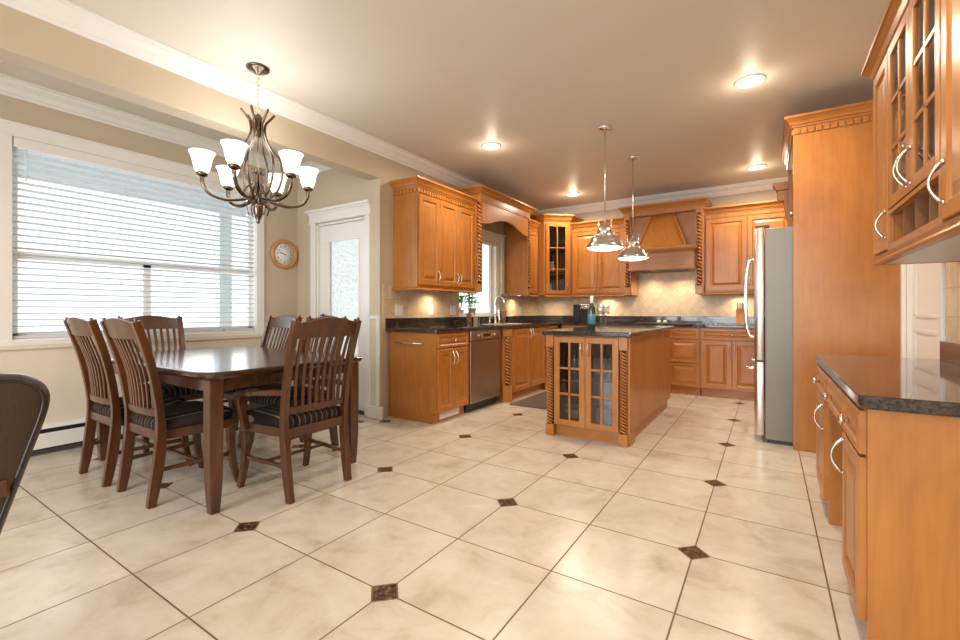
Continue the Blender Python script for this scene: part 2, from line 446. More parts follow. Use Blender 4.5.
# pilaster strip at the end of the beam
struct('trim_4', MB().box(XS-.15, XS+.002, YD-.02, YD, 0, 2.42), 'wall')
crown = [(0, CEIL-.115), (.012, CEIL-.115), (.018, CEIL-.10), (.03, CEIL-.092), (.045, CEIL-.06), (.075, CEIL-.035), (.082, CEIL-.018), (.10, CEIL-.012), (.10, CEIL-.001), (0, CEIL-.001)]
struct('trim_5', MB().sweep([(XS, YR), (XS, YB), (XR, YB), (XR, YR)], crown), 'white')
struct('trim_6', MB().sweep([(XW, YR), (XW, YD), (XS-.15, YD), (XS-.15, YR)], crown), 'white')
# chair rail line under window and stool
struct('trim_7', MB().box(XW, XW+.03, YR, YD-.12, .795, .83), 'wall_low', .004)
# nook corner panel: dado with chair rail right of the door
w = MB(); w.box(-3.43, XS+.012, YD-.035, YD-.02, .03, 1.02)
struct('trim_8', w, 'wall_low')
w = MB(); w.box(-3.43, XS+.02, YD-.055, YD-.02, 1.0, 1.035); w.box(XS-.03, XS+.014, YD-.045, YD-.03, .12, 1.0); w.box(-3.43, -3.40, YD-.045, YD-.03, .12, 1.0)
struct('trim_9', w, 'white', .003)
struct('baseboard_nook', MB().box(-3.43, XS+.05, YD-.06, YD-.02, 0, .12), 'white', .006)

# ---- nook window: casing, frame, mullions, panes
cs = MB()
y0, y1, z0, z1 = NW
cs.box(XW, XW+.022, y0-.075, y0, z0-.05, z1+.09); cs.box(XW, XW+.022, y1, y1+.085, z0-.05, z1+.09)
cs.box(XW, XW+.024, y0-.085, y1+.095, z1, z1+.10); cs.box(XW, XW+.032, y0-.085, y1+.095, z1+.09, z1+.105)
cs.box(XW, XW+.03, y0-.085, y1+.095, z0-.045, z0-.005)
win = struct('window_1', cs, 'casing', .003)
f = MB()
xg = XW-.09
for a, b in ((y0, y0+.045), (y1-.045, y1)): f.box(xg-.025, xg+.025, a, b, z0, z1)
f.box(xg-.025, xg+.025, y0, y1, z0, z0+.05); f.box(xg-.025, xg+.025, y0, y1, z1-.05, z1)
f.box(xg-.03, xg+.03, y0, y1, 1.47, 1.53); f.box(xg-.03, xg+.03, 1.70, 1.76, z0, 1.5)
f.build('window_frame', 'frame', win)
MB().box(xg-.003, xg+.003, y0, y1, z0, z1).build('pane', 'glass', win)
# reveal board
MB().box(XW-.15, XW+.001, y0, y1, z0-.012, z0+.002).build('sill', 'frame', win)
MB().box(XW-.15, XW+.001, y0-.002, y0+.005, z0, z1).build('jamb', 'frame', win)
MB().box(XW-.15, XW+.001, y1-.005, y1+.002, z0, z1).build('jamb', 'frame', win)
# ---- blind
bl = thing('window_blind', 'wide white horizontal slat blind lowered over the dining nook window', 'blind', (XW-.025, y0+.007, z0+.002))
bw = y1-y0-.014; bh = z1-z0
MB().box(-.02, .045, 0, bw, bh-.075, bh-.003).build('valance', 'casing', bl, .003)
sl = MB(); nsl = 29
for i in range(nsl):
    z = .045+i*(bh-.13)/(nsl-1); t = R(-12); hw = .0235
    sl.bar([(0, 0.004, z), (0, bw-.004, z)], .047, .0028, (math.cos(t), 0, -math.sin(t)))
sl.build('slat_panel', 'slat', bl)
MB().box(-.024, .024, .003, bw-.003, .004, .024).build('bottom_rail', 'slat', bl, .003)
lad = MB()
for t in (.09, .36, .64, .91):
    for dx in (-.026, .026): lad.box(dx-.0008, dx+.0008, t*bw-.0012, t*bw+.0012, .02, bh-.07)
lad.build('ladder_cord', 'slat', bl)
wd = MB().tube([(.045, .06, bh-.08), (.047, .062, bh-.30)], .004); wd.sphere((.047, .062, bh-.31), .008); wd.build('tilt_wand', 'plate', bl)
for t in (.18, .82): MB().lathe([(.001, 0), (.008, .001), (.008, .006), (.001, .008)], (.024, t*bw, .014), 10, axis='x').build('rail_button', 'nickel', bl)

# ---- sink window
cs = MB(); y0, y1, z0, z1 = SW
cs.box(XS, XS+.022, y1, y1+.075, z0, z1+.02); cs.box(XS, XS+.022, y0-.09, y0, z0+.31, z1+.02)
cs.box(XS, XS+.024, y0-.1, y1+.08, z1, z1+.11); cs.box(XS, XS+.045, y0-.1, y1+.085, z1+.11, z1+.13)
win2 = struct('window_2', cs, 'casing', .003)
f = MB(); xg = XS-.045
for a, b in ((y0, y0+.04), (y1-.07, y1), (y1-.22, y1-.18)): f.box(xg-.02, xg+.02, a, b, z0, z1)
f.box(xg-.025, xg+.025, y0, y1, z0, z0+.05); f.box(xg-.025, xg+.025, y0, y1, z1-.05, z1)
f.build('window_frame', 'casing', win2)
MB().box(xg-.003, xg+.003, y0, y1, z0, z1).build('pane', 'glass', win2)
MB().box(XS-.15, XS+.02, y0, y1, z0-.002, z0+.012).build('sill', 'casing', win2)

# ---- nook door
cs = MB(); yf = YD
cs.box(DX0-.085, DX0, yf-.022, yf, 0, DZ+.02); cs.box(DX1, DX1+.075, yf-.022, yf, 0, DZ+.02)
cs.box(DX0-.10, DX1+.085, yf-.024, yf, DZ+.02, DZ+.13); cs.box(DX0-.14, DX1+.09, yf-.055, yf, DZ+.13, DZ+.158); cs.box(DX0-.115, DX1+.085, yf-.036, yf, DZ+.11, DZ+.13)
cs.box(DX0-.11, DX1+.085, yf-.03, yf, DZ+.01, DZ+.025)
cs.box(DX0, DX0+.02, yf, yf+.15, 0, DZ); cs.box(DX1-.02, DX1, yf, yf+.15, 0, DZ); cs.box(DX0, DX1, yf, yf+.15, DZ-.02, DZ)
door = struct('door_1', cs, 'white', .003)
a, b = DX0+.022, DX1-.022; g0, g1, gz0, gz1 = a+.16, b-.11, .50, 1.86
d = MB(); yy = (yf+.03, yf+.07)
d.box(a, g0, *yy, .03, DZ-.022); d.box(g1, b, *yy, .03, DZ-.022); d.box(g0, g1, *yy, .03, gz0); d.box(g0, g1, *yy, gz1, DZ-.022)
d.box(g0-.012, g0+.012, yf+.022, yf+.03, gz0, gz1); d.box(g1-.012, g1+.012, yf+.022, yf+.03, gz0, gz1); d.box(g0, g1, yf+.022, yf+.03, gz1-.012, gz1+.012); d.box(g0, g1, yf+.022, yf+.03, gz0-.012, gz0+.012)
d.build('door_leaf', 'white', door, .003)
MB().box(g0, g1, yf+.048, yf+.054, gz0, gz1).build('pane', 'glass_frost', door)
h = MB().lathe([(.02, 0), (.02, -.008), (.008, -.01), (.008, -.04)], (a+.06, yf+.03, 1.03), 12, axis='y')
h.tube([(a+.06, yf-.01, 1.03), (a+.10, yf-.012, 1.035), (a+.15, yf-.008, 1.03)], .008)
h.build('door_handle', 'bronze', door)
MB().box(DX0, DX1, yf-.01, yf+.1, .0, .03).build('threshold', 'dkgrey', door)

# ---- passage door on the right wall
cs = MB(); xf = XR
cs.box(xf-.022, xf, 3.335, 3.42, 0, 2.05); cs.box(xf-.022, xf, 4.16, 4.215, 0, 2.05); cs.box(xf-.024, xf, 3.335, 4.215, 2.05, 2.17)
cs.box(xf, xf+.15, 3.42, 3.44, 0, 2.05); cs.box(xf, xf+.15, 4.14, 4.16, 0, 2.05); cs.box(xf, xf+.15, 3.44, 4.14, 2.03, 2.05)
door2 = struct('door_2', cs, 'white', .004)
d = MB().box(xf+.02, xf+.06, 3.442, 4.138, .01, 2.028); d.build('door_leaf', 'white', door2)
d = MB()
for za, zb in ((.12, .95), (1.05, 1.93)):
    for ya, yb in ((3.54, 3.56), (4.02, 4.04)): d.box(xf+.012, xf+.02, ya, yb, za, zb)
    for z in (za, zb): d.box(xf+.012, xf+.02, 3.54, 4.04, z-.01, z+.01)
d.build('panel_moulding', 'white', door2)

# ---- backsplash tiles
struct('trim_10', MB().box(XS, XS+.008, YD+.02, SW[0]-.0, .91, 1.345), 'bs_side')
struct('trim_11', MB().box(XS, XS+.008, SW[1]+.0, YB, .91, 1.345), 'bs_side')
struct('trim_12', MB().box(XS+.008, XR, YB-.008, YB, .91, 1.66), 'bs_back')
struct('trim_13', MB().box(XR-.008, XR, .9, 3.33, .82, 1.35), 'bs_side')

# ---- outdoors seen through the glass
struct('ground', MB().box(-16, -4.81, -5, 14, -.25, -.15).box(-4.81, -3.44, 3.4, 14, -.25, -.15), 'concrete')
p = thing('porch_post', 'grey porch post standing outside the dining nook window', 'post', (-6.3, 3.2, -.15))
MB().box(-.085, .085, -.085, .085, 0, 2.85).build('post_shaft', 'porch', p, .005)
MB().box(-.12, .12, -.12, .12, 0, .18).build('post_base', 'porch', p, .005)
struct('porch_roof', MB().box(-6.6, -4.82, -1.5, 6.2, 2.70, 2.82).box(-6.45, -6.2, -1.5, 6.2, 2.42, 2.70), 'porch')
hd = MB()
for i in range(420):
    u = random.random(); v = random.random()
    c = Vector((-4.6+u*.95, 4.25+v*.4, -.1+random.random()*(1.25-.75*u)))
    hd.add([c+Vector((random.uniform(-.07, .07), random.uniform(-.05, .05), random.uniform(-.07, .07))) for _ in range(3)], [(0, 1, 2)])
for i in range(7): hd.tube([(-4.5+i*.12, 4.45, -.15), (-4.5+i*.12+random.uniform(-.05, .05), 4.45, .8-.06*i)], .012, 5)
tag(hd.build('shrub', 'hedge'), 'green shrub growing outside the glazed door', 'shrub')

# ================================================================== CABINET PARTS
def rect(x0, x1, z0, z1, i, y): return [(x0+i, y, z0+i), (x1-i, y, z0+i), (x1-i, y, z1-i), (x0+i, y, z1-i)]
def raised(x0, x1, z0, z1, fw=.058, t=.02):
    """raised panel front standing proud of y=0 by t"""
    m = MB(); w_ = min(x1-x0, z1-z0); fw = min(fw, w_*.27); k = min(.03, w_*.14)
    m.loops([rect(x0, x1, z0, z1, 0, 0), rect(x0, x1, z0, z1, 0, -t+.004), rect(x0, x1, z0, z1, .004, -t),
             rect(x0, x1, z0, z1, fw-.006, -t), rect(x0, x1, z0, z1, fw, -t+.006), rect(x0, x1, z0, z1, fw+.003, -t+.012), rect(x0, x1, z0, z1, fw+.010, -t+.012),
             rect(x0, x1, z0, z1, fw+.010+k, -t+.002)], True, True, True, False)
    return m
def glazed(x0, x1, z0, z1, cols, rows, fw=.05, t=.02, mw=.018):
    m = MB()
    m.box(x0, x0+fw, -t, 0, z0, z1).box(x1-fw, x1, -t, 0, z0, z1)
    m.box(x0+fw, x1-fw, -t, 0, z0, z0+fw).box(x0+fw, x1-fw, -t, 0, z1-fw, z1)
    for i in range(1, cols):
        x = x0+fw+(x1-x0-2*fw)*i/cols; m.box(x-mw/2, x+mw/2, -t+.003, -.004, z0+fw, z1-fw)
    for i in range(1, rows):
        z = z0+fw+(z1-z0-2*fw)*i/rows; m.box(x0+fw, x1-fw, -t+.003, -.004, z-mw/2, z+mw/2)
    return m
def pull(x, z, l=.115, out=.032, horiz=False, y0=-.02):
    m = MB(); pts = []
    for i in range(13):
        a = i/12; s_ = (a-.5)*l; o = y0-out*math.sin(PI*a)**.7
        pts.append((x+s_, o, z) if horiz else (x, o, z+s_))
    m.tube(pts, [.0075-.003*math.sin(PI*i/12) for i in range(13)], 8)
    for s_ in (-l/2, l/2):
        c = (x+s_, y0, z) if horiz else (x, y0, z+s_)
        m.lathe([(.009, 0), (.009, -.004), (.005, -.008)], c, 10, axis='y')
    return m
def knob(x, z, y0=-.02):
    return MB().lathe([(.008, 0), (.006, -.010), (.007, -.014), (.016, -.018), (.017, -.024), (.012, -.030), (.001, -.031)], (x, y0, z), 14, axis='y')
def door_part(parent, x0, x1, z0, z1, hx=None, hz=None, kind='raised', cols=2, rows=3, out=.032, hl=.115):
    g = .0015
    if kind == 'raised': d = raised(x0+g, x1-g, z0+g, z1-g).build('door', 'maple', parent)
    else:
        d = glazed(x0+g, x1-g, z0+g, z1-g, cols, rows).build('door', 'maple', parent, .002)
        MB().box(x0+.04, x1-.04, -.012, -.009, z0+.04, z1-.04).build('glass_pane', 'glass_dark', d)
    if hx is not None: pull(hx, hz, hl, out).build('handle', 'nickel', d)
    return d
def drawer_part(parent, x0, x1, z0, z1, knobs=1):
    g = .0015
    d = raised(x0+g, x1-g, z0+g, z1-g, .032).build('drawer', 'maple_h', parent)
    if knobs: knob((x0+x1)/2, (z0+z1)/2).build('knob', 'nickel', d)
    return d
def rope_column(parent, x, y, z0, z1, r=.030, pitch=.044, strands=2):
    """twisted rope: strands wound round a dark core painted to imitate shade in the grooves"""
    m = MB(); sr = pitch*.31; R0 = r-sr*.8; turn = pitch*strands; N = max(8, int((z1-z0)/turn*16))
    for k in range(strands):
        pts = []
        for i in range(N+1):
            z = z0+sr+(z1-z0-2*sr)*i/N; a = -2*PI*(z-z0)/turn+2*PI*k/strands
            pts.append((x+R0*math.cos(a), y+R0*math.sin(a), z))
        m.tube(pts, sr, 6)
    o = m.build('rope_column', 'rope', parent)
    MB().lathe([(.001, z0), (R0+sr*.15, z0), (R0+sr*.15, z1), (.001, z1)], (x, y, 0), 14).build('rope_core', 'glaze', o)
    return o
CP = [(0, 0), (.008, 0), (.012, .014), (.020, .018), (.030, .040), (.046, .058), (.052, .066), (.060, .068), (.060, .088), (0, .088)]
def crown_part(parent, path, z, k=1.0, kz=1.0, dent=True):
    c = MB().sweep(path, [(o*k, z+h*kz) for o, h in CP]).build('crown', 'maple_h', parent)
    if dent:
        m = MB(); path = [Vector(p) for p in path]
        for a, b in zip(path, path[1:]):
            L = (b-a).length; d_ = (b-a)/L; nv = Vector((d_.y, -d_.x)); n = int(L/.042)
            m2 = [a+nv*.0, b]
            for i in range(n):
                c0 = a+d_*(L*(i+.5)/n); h = d_*.0165; o = nv*.011
                q = [c0-h, c0+h, c0+h+o, c0-h+o]
                m.prism([(v.x, v.y) for v in q], z-.052, z-.012, 'z')
        m.build('dentil_band', 'maple', parent)
    return c
def rail_part(parent, path, z, h=.035, k=1):
    return MB().sweep(path, [(-.02, z), (.026*k, z), (.034*k, z+.008), (.030*k, z+.020), (.020*k, z+.026), (.024*k, z+h), (-.02, z+h)]).build('light_rail', 'maple_h', parent)
def unit(name, label, x, y, z, rz, cat='cabinet', group=None): return thing(name, label, cat, (x, y, z), rz, group)
LEFT, BACK, RIGHT = PI/2, 0, -PI/2

def base(label, x, y, rz, w, doors=2, drawers=1, depth=.60, h=.87, toe=.10, toe_in=.05, handles=True, stack=0, shared=0):
    u = unit('base_cabinet', label, x, y, 0, rz)
    MB().box(0, w, 0, depth, toe, h).build('carcass', 'maple', u, .0015)
    MB().box(0.005, w-.005, toe_in, depth, 0, toe).build('toe_kick', 'maple_h', u)
    m = .012
    if stack:
        zz = [toe+.01, toe+.01+(h-toe-.17)/2, h-.155, h-.01]
        for a, b in zip(zz, zz[1:]): drawer_part(u, m, w-m, a+.004, b-.004, 0)
        return u
    zt = h-.01
    if drawers:
        drawer_part(u, m, w-m, h-.15, h-.012); zt = h-.158
    dw = (w-2*m)/doors
    for i in range(doors):
        a = m+i*dw
        hx = None
        if doors == 2: hx = a+dw-.03 if i == 0 else a+.03
        elif doors == 1: hx = a+dw-.03
        door_part(u, a, a+dw, toe+.008, zt, hx, zt-.10)
    return u
# ---------------- sink wall, lower
XF = -2.64
u1 = base('maple end base cabinet of the sink counter, towel bar on its side panel', XF, 3.30, LEFT, .54)
tb = MB().tube([(-.035, .14, .765), (-.035, .50, .765)], .008); 
for y in (.17, .47): tb.tube([(-.035, y, .765), (0, y, .765)], .006)
tb.build('towel_bar', 'nickel', u1)
vt = MB().box(.12, .44, -.006+.05, .05, .02, .085)
for i in range(3): vt.box(.13, .43, -.010+.05, .05, .03+i*.017, .035+i*.017)
vt.build('toe_vent', 'plate', u1)
# dishwasher
dw = thing('dishwasher', 'stainless steel dishwasher between the sink wall base cabinets', 'dishwasher', (XF, 3.845, 0), LEFT)
MB().box(.01, .63, 0, .58, .09, .865).build('tub', 'dkgrey', dw)
MB().box(.01, .63, -.022, 0, .10, .755).build('door_panel', 'steel_dw', dw, .004)
cpn = MB().box(.01, .63, -.026, 0, .765, .865).build('control_panel', 'steel_dw', dw, .004)
MB().box(.22, .42, -.029, -.026, .785, .845).build('display', 'chrome', cpn, .002)
MB().box(.255, .385, -.031, -.029, .80, .83).build('display_window', 'black', cpn)
kb = MB(); kb.lathe([(.015, 0), (.015, -.012), (.001, -.013)], (.16, -.026, .815), 14, axis='y').lathe([(.013, 0), (.013, -.012), (.001, -.013)], (.49, -.026, .815), 14, axis='y'); kb.build('dial', 'chrome', cpn)
MB().box(.01, .63, .04, .10, 0, .09).build('toe_kick', 'black', dw)
# sink cabinet, bumped out, rope pilasters
sk = unit('sink_cabinet', 'maple sink cabinet with twisted rope corner pilasters beside the dishwasher', -2.56, 4.56, 0, LEFT)
MB().prism([(0, .08), (.07, 0), (1.01, 0), (1.08, .08), (1.08, .68), (0, .68)], .10, .87, 'z').build('carcass', 'maple', sk, .0015)
MB().box(.03, 1.05, .06, .68, 0, .10).build('toe_kick', 'maple_h', sk)
for x, q in ((.027, 1), (1.053, -1)):
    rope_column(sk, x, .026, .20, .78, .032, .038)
    bp = [(x-q*.034, .078), (x+q*.040, -.008), (x+q*.024, -.024), (x-q*.050, .062)]
    MB().prism(bp, .78, .868, 'z').build('pilaster_block', 'maple', sk, .002)
    MB().prism(bp, .0, .20, 'z').build('pilaster_block', 'maple', sk, .002)
door_part(sk, .09, .54, .108, .86, .51, .80, out=.03); door_part(sk, .54, .99, .108, .86, .57, .80)
base('maple base cabinet in the back left corner beyond the sink', XF, 5.65, LEFT, .55, doors=1)
# ---------------- back wall, lower
YF = 6.25
base('maple base cabinet on the back wall hidden mostly behind the island', -2.6, YF, BACK, .86, depth=.585)
base('maple three-drawer base cabinet on the back wall right of the island', -1.10, YF, BACK, .379, stack=3, depth=.585)
base('maple double-door base cabinet with wide drawer on the back wall beside the refrigerator', -.72, YF, BACK, .70, depth=.585)
base('maple base cabinet on the back wall behind the refrigerator', -.01, YF, BACK, .78, depth=.585)
rg = unit('cooktop_cabinet', 'maple cabinet with drawers below the cooktop', -1.73, YF, 0, BACK)
MB().box(0, .62, 0, .585, .1, .87).build('carcass', 'maple', rg, .0015); MB().box(0, .62, .05, .585, 0, .1).build('toe_kick', 'maple_h', rg)
for a, b in ((.11, .36), (.36, .61), (.61, .86)): drawer_part(rg, .012, .608, a, b)
# ---------------- kitchen countertop (L shape), one slab with upstand
ct = thing('countertop', 'dark speckled granite countertop running along the sink wall and back wall', 'countertop', (XS+.008, 3.27, .87))
ox, oy = XS+.008, 3.27
poly = [(ox, 3.27), (-2.61, 3.27), (-2.61, 4.50), (-2.53, 4.56), (-2.53, 5.64), (-2.61, 5.70), (-2.61, 6.22), (XR-.002, 6.22), (XR-.002, YB-.01), (ox, YB-.01)]
MB().prism([(x-ox, y-oy) for x, y in poly], 0, .04, 'z').build('slab', 'granite', ct, .008)
MB().box(0, .02, 0, SW[0]-oy+.3, .04, .135).box(0, .02, 5.0-oy, YB-.01-oy, .04, .135).box(.02, XR-.002-ox, YB-.03-oy, YB-.01-oy, .04, .135).build('upstand', 'granite', ct, .003)
# cooktop
ck = thing('cooktop', 'black glass cooktop set in the back counter under the hood', 'cooktop', (-1.20, 6.50, .911))
MB().box(-.37, .37, -.24, .24, 0, .006).build('glass_top', 'black', ck, .002)
for x in (-.18, .18):
    for y in (-.11, .11): MB().lathe([(.085, 0), (.085, .001), (.08, .001), (.08, 0)], (x, y, .006), 24, caps=False).build('burner_ring', 'dkgrey', ck)

# ---------------- sink wall, upper
UZ = 1.325; UT = 2.30
def upper(label, x, y, rz, w, ndoors, z0=UZ, z1=UT, depth=.33, crown_ends=(True, True), handle_pos=None, crown=True, rail=True):
    u = unit('wall_cabinet', label, x, y, 0, rz)
    MB().box(0, w, 0, depth, z0, z1+.05).build('carcass', 'maple', u, .0015)
    dw_ = (w-.03)/ndoors
    for i in range(ndoors):
        a = .015+i*dw_
        hx = None
        if handle_pos: hx = a+dw_-.028 if handle_pos[i] == 'R' else a+.028
        door_part(u, a, a+dw_, z0+.02, z1-.035, hx, z0+.12, hl=.105, out=.028)
    p = [(0, 0), (w, 0)]
    if crown_ends[0]: p = [(0, depth)]+p
    if crown_ends[1]: p = p+[(w, depth)]
    if crown: crown_part(u, [Vector(q) for q in p], z1+.03)
    if rail: rail_part(u, p, z0-.035)
    return u
upper('maple wall cabinet with three doors above the sink counter, nearest the nook', -2.95, 3.39, LEFT, 1.03, 3, crown_ends=(True, False), handle_pos='RRL')
# window surround
ws = unit('window_surround', 'maple arched valance with twisted rope columns framing the sink window', -2.87, 4.42, 0, LEFT, 'valance')
SWD = 1.32; D = .41-.005
MB().box(0, .02, .045, D, UZ-.02, 2.42).build('side_panel', 'maple', ws, .001)
MB().box(SWD-.02, SWD, .045, D, UZ-.02, 2.42).build('side_panel', 'maple', ws, .001)
MB().box(.045, .06, .005, .022, UZ-.02, 2.42).build('front_stile', 'maple', ws, .001)
MB().box(SWD-.06, SWD-.045, .005, .022, UZ-.02, 2.42).build('front_stile', 'maple', ws, .001)
for x in (.020, SWD-.020):
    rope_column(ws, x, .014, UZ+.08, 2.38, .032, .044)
    MB().box(x-.02, x+.02, -.004, .04, UZ-.02, UZ+.08).build('pilaster_block', 'maple', ws, .002)
    MB().box(x-.02, x+.02, -.004, .04, 2.38, 2.42).build('pilaster_block', 'maple', ws, .002)
vp = [(.055, 2.46), (SWD-.055, 2.46), (SWD-.055, 2.14)]
xa, xb = .055, SWD-.055
for i in range(29):
    t = i/28; x = xb-.02-(xb-xa-.04)*t; s_ = abs(t-.5)*2
    z = 2.145+.105*(0 if s_ > .85 else (.5+.5*math.cos(PI*s_/.85)))**.65
    vp.append((x, z))
vp.append((.055, 2.14))
MB().prism(vp, .0, .02, 'y').build('valance_board', 'maple_h', ws)
MB().box(.055, SWD-.055, -.010, 0, 2.395, 2.415).build('valance_bead', 'rope', ws, .002)
MB().box(0, SWD, .0, D, 2.42, 2.49).build('top_panel', 'maple', ws)
MB().box(0.0, SWD, -.006, .0, 2.42, 2.49).build('frieze', 'maple_h', ws, .002)
crown_part(ws, [Vector((0, D)), Vector((0, 0)), Vector((SWD, 0)), Vector((SWD, D))], 2.475, 1.1, .95, dent=False)
upper('narrow maple wall cabinet between the sink window and the corner cabinet', -2.95, 5.745, LEFT, .40, 1, crown_ends=(False, False), handle_pos='L')
# diagonal corner cabinet
cc = unit('corner_cabinet', 'diagonal corner wall cabinet with glazed six-pane door', 0, 0, 0, 0)
P5 = [(XS+.01, YB-.012), (XS+.01, 6.155), (-2.84, 6.155), (-2.53, 6.42), (-2.53, YB-.012)]
def shell(mbz, poly, z0, z1): return mbz.prism(poly, z0, z1, 'z')
sh = MB(); shell(sh, P5, UZ, UZ+.02); shell(sh, P5, 2.44, 2.46)
sh.box(XS+.01, -2.84, 6.155, 6.173, UZ+.02, 2.44); sh.box(-2.548, -2.53, 6.42, YB-.012, UZ+.02, 2.44)
sh.box(XS+.01, XS+.022, 6.173, YB-.012, UZ+.02, 2.44); sh.box(XS+.022, -2.548, YB-.024, YB-.012, UZ+.02, 2.44)
sh.build('carcass', 'maple', cc)
dgl = math.hypot(.31, .265)
Pc = [(XS+.03, 6.80), (XS+.03, 6.18), (-2.86, 6.18), (-2.56, 6.44), (-2.56, 6.80)]
for z in (1.68, 2.04): MB().prism(Pc, z, z+.015, 'z').build('shelf', 'maple_shaded', cc)
def rot45(mb):   # local front (x along, -y out) placed on the diagonal
    a_ = math.atan2(.265, .31); c_, s_ = math.cos(a_), math.sin(a_); mb.v = [(-2.84+x*c_-y*s_, 6.155+x*s_+y*c_, z) for x, y, z in mb.v]; return mb
rot45(MB().box(0, .035, 0, .02, UZ, 2.46).box(dgl-.035, dgl, 0, .02, UZ, 2.46).box(.035, dgl-.035, 0, .02, 2.40, 2.46)).build('face_frame', 'maple', cc, .001)
dd = rot45(glazed(.03, dgl-.03, UZ+.015, 2.41, 2, 3)).build('door', 'maple', cc, .002)
rot45(MB().box(.07, dgl-.07, -.012, -.009, UZ+.06, 2.37)).build('glass_pane', 'glass_dark', dd)
rot45(pull(dgl-.055, UZ+.13, .10)).build('handle', 'nickel', dd)
crown_part(cc, [Vector(P5[1]), Vector(P5[2]), Vector(P5[3]), Vector(P5[4])], 2.44, 1.2, 1.1, dent=False)
rail_part(cc, [Vector(P5[2]), Vector(P5[3])], UZ-.035)
# ---------------- back wall, upper
upper('maple wall cabinet with two doors on the back wall between corner cabinet and hood', -2.53, 6.52, BACK, .81, 2, z1=2.31, depth=YB-.012-6.52, crown_ends=(False, False), handle_pos='RL')
upper('maple wall cabinet with two doors on the back wall right of the hood', -.70, 6.52, BACK, .96, 2, z1=2.31, depth=YB-.012-6.52, crown_ends=(False, False), handle_pos='RL')
# hood unit
hx0, hw, hy = -1.72, 1.02, 6.40; hd_ = YB-.012-hy
hu = thing('range_hood', 'carved maple range hood with rope columns and tapered canopy over the cooktop', 'range hood', (hx0, hy, 0))
for k, xx in enumerate((0, hw-.10)):
    # column boxes
    MB().box(xx, xx+.10, 0.02, hd_, UZ-.02, 2.46).build('side_column', 'maple', hu, .002)
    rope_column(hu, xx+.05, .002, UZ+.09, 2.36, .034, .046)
    MB().box(xx+.012, xx+.088, -.012, .02, 2.36, 2.40).build('column_block', 'maple', hu, .003)
    MB().box(xx+.012, xx+.088, -.012, .02, UZ-.02, UZ+.09).build('column_block', 'maple', hu, .003)
MB().box(.10, hw-.10, .10, hd_, 1.92, 2.46).build('back_panel', 'maple', hu)
MB().box(0, hw, 0, hd_, 2.40, 2.47).build('frieze', 'maple_h', hu, .002)
# tapered canopy
def frus(x0, x1, y0, z0, X0, X1, Y0, Z1, yb): return ([(x0, y0, z0), (x1, y0, z0), (x1, yb, z0), (x0, yb, z0), (X0, Y0, Z1), (X1, Y0, Z1), (X1, yb, Z1), (X0, yb, Z1)], [(0,3,2,1),(4,5,6,7),(0,1,5,4),(1,2,6,5),(2,3,7,6),(3,0,4,7)])
MB().add(*frus(.19, hw-.19, -.10, 1.93, .36, hw-.36, .06, 2.40, .12)).build('canopy', 'maple', hu, .003)
edge = MB()
for sx in (1, -1):
    a = (hw/2-sx*(hw/2-.20), -.105, 1.93); b = (hw/2-sx*(hw/2-.37), .055, 2.40); edge.bar([a, b], .022, .022)
edge.build('canopy_moulding', 'maple', hu, .003)
MB().sweep([(.11, .12), (.11, -.13), (hw-.11, -.13), (hw-.11, .12)], [(0, 1.86), (.015, 1.86), (.02, 1.875), (.034, 1.885), (.04, 1.91), (.04, 1.93), (0, 1.93)]).box(.11, hw-.11, -.13, .12, 1.86, 1.93).build('mantel', 'maple_h', hu)
MB().box(.10, hw-.10, -.11, hd_, 1.66, 1.862).build('hood_box', 'maple_h', hu, .003)
MB().box(.085, hw-.085, -.125, hd_, 1.635, 1.662).build('bottom_lip', 'maple_h', hu, .003)
MB().box(.2, hw-.2, .0, .30, 1.630, 1.6352).build('vent_filter', 'dkgrey', hu)
crown_part(hu, [Vector((0, hd_)), Vector((0, 0)), Vector((hw, 0)), Vector((hw, hd_))], 2.455, 1.05, 1.0)

# ---------------- island
ix0, ix1, iy0, iy1 = -1.63, -.93, 3.60, 5.42
isl = thing('kitchen_island', 'maple kitchen island with two glazed doors and rope corner columns under granite', 'island', (ix0, iy0, 0))
iw, idp = ix1-ix0, iy1-iy0
car = MB().box(0, .02, .02, idp, .10, .87).box(iw-.02, iw, .16, idp, .10, .87).box(.02, iw-.02, .48, .50, .10, .87).box(.02, iw-.02, idp-.02, idp, .10, .87)
car.box(.02, iw-.02, .02, .48, .10, .12).box(.02, iw-.02, .02, .5, .85, .87).box(.02, iw-.02, .5, idp-.02, .85, .87)
car.build('carcass', 'maple', isl, .001)
MB().box(.02, iw-.02, .02, .48, .12, .125).box(.02, iw-.02, .474, .48, .125, .85).build('interior_lining', 'maple_shaded', isl)
MB().box(.05, iw-.02, .04, idp-.08, 0, .10).build('toe_kick', 'maple_h', isl)
MB().box(iw-.035, iw+.012, 0.005, .16, 0, .87).build('corner_post', 'maple', isl, .002)
for x in (.035, iw-.035):
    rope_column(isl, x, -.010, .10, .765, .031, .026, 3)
    MB().box(x-.034, x+.034, -.026, .02, .765, .87).build('column_block', 'maple', isl, .002)
    MB().box(x-.036, x+.036, -.030, .03, 0, .10).build('column_block', 'maple', isl, .002)
MB().box(.07, iw-.07, .0, .02, .862, .87).build('face_rail', 'maple_h', isl)
MB().box(.02, iw-.02, .03, .47, .47, .485).build('shelf', 'maple_shaded', isl)
door_part(isl, .072, iw/2, .10, .862, iw/2-.03, .76, 'glass', 2, 3); door_part(isl, iw/2, iw-.072, .10, .862, iw/2+.03, .76, 'glass', 2, 3)
it = MB(); q = [(ix0-.03, iy0-.05), (ix1+.035, iy0-.05), (ix1+.035, iy1+.04), (ix0-.03, iy1+.04)]
tag(it.prism(q, .871, .911, 'z').build('island_countertop', 'granite', None, .008), 'dark speckled granite slab on top of the kitchen island', 'countertop')

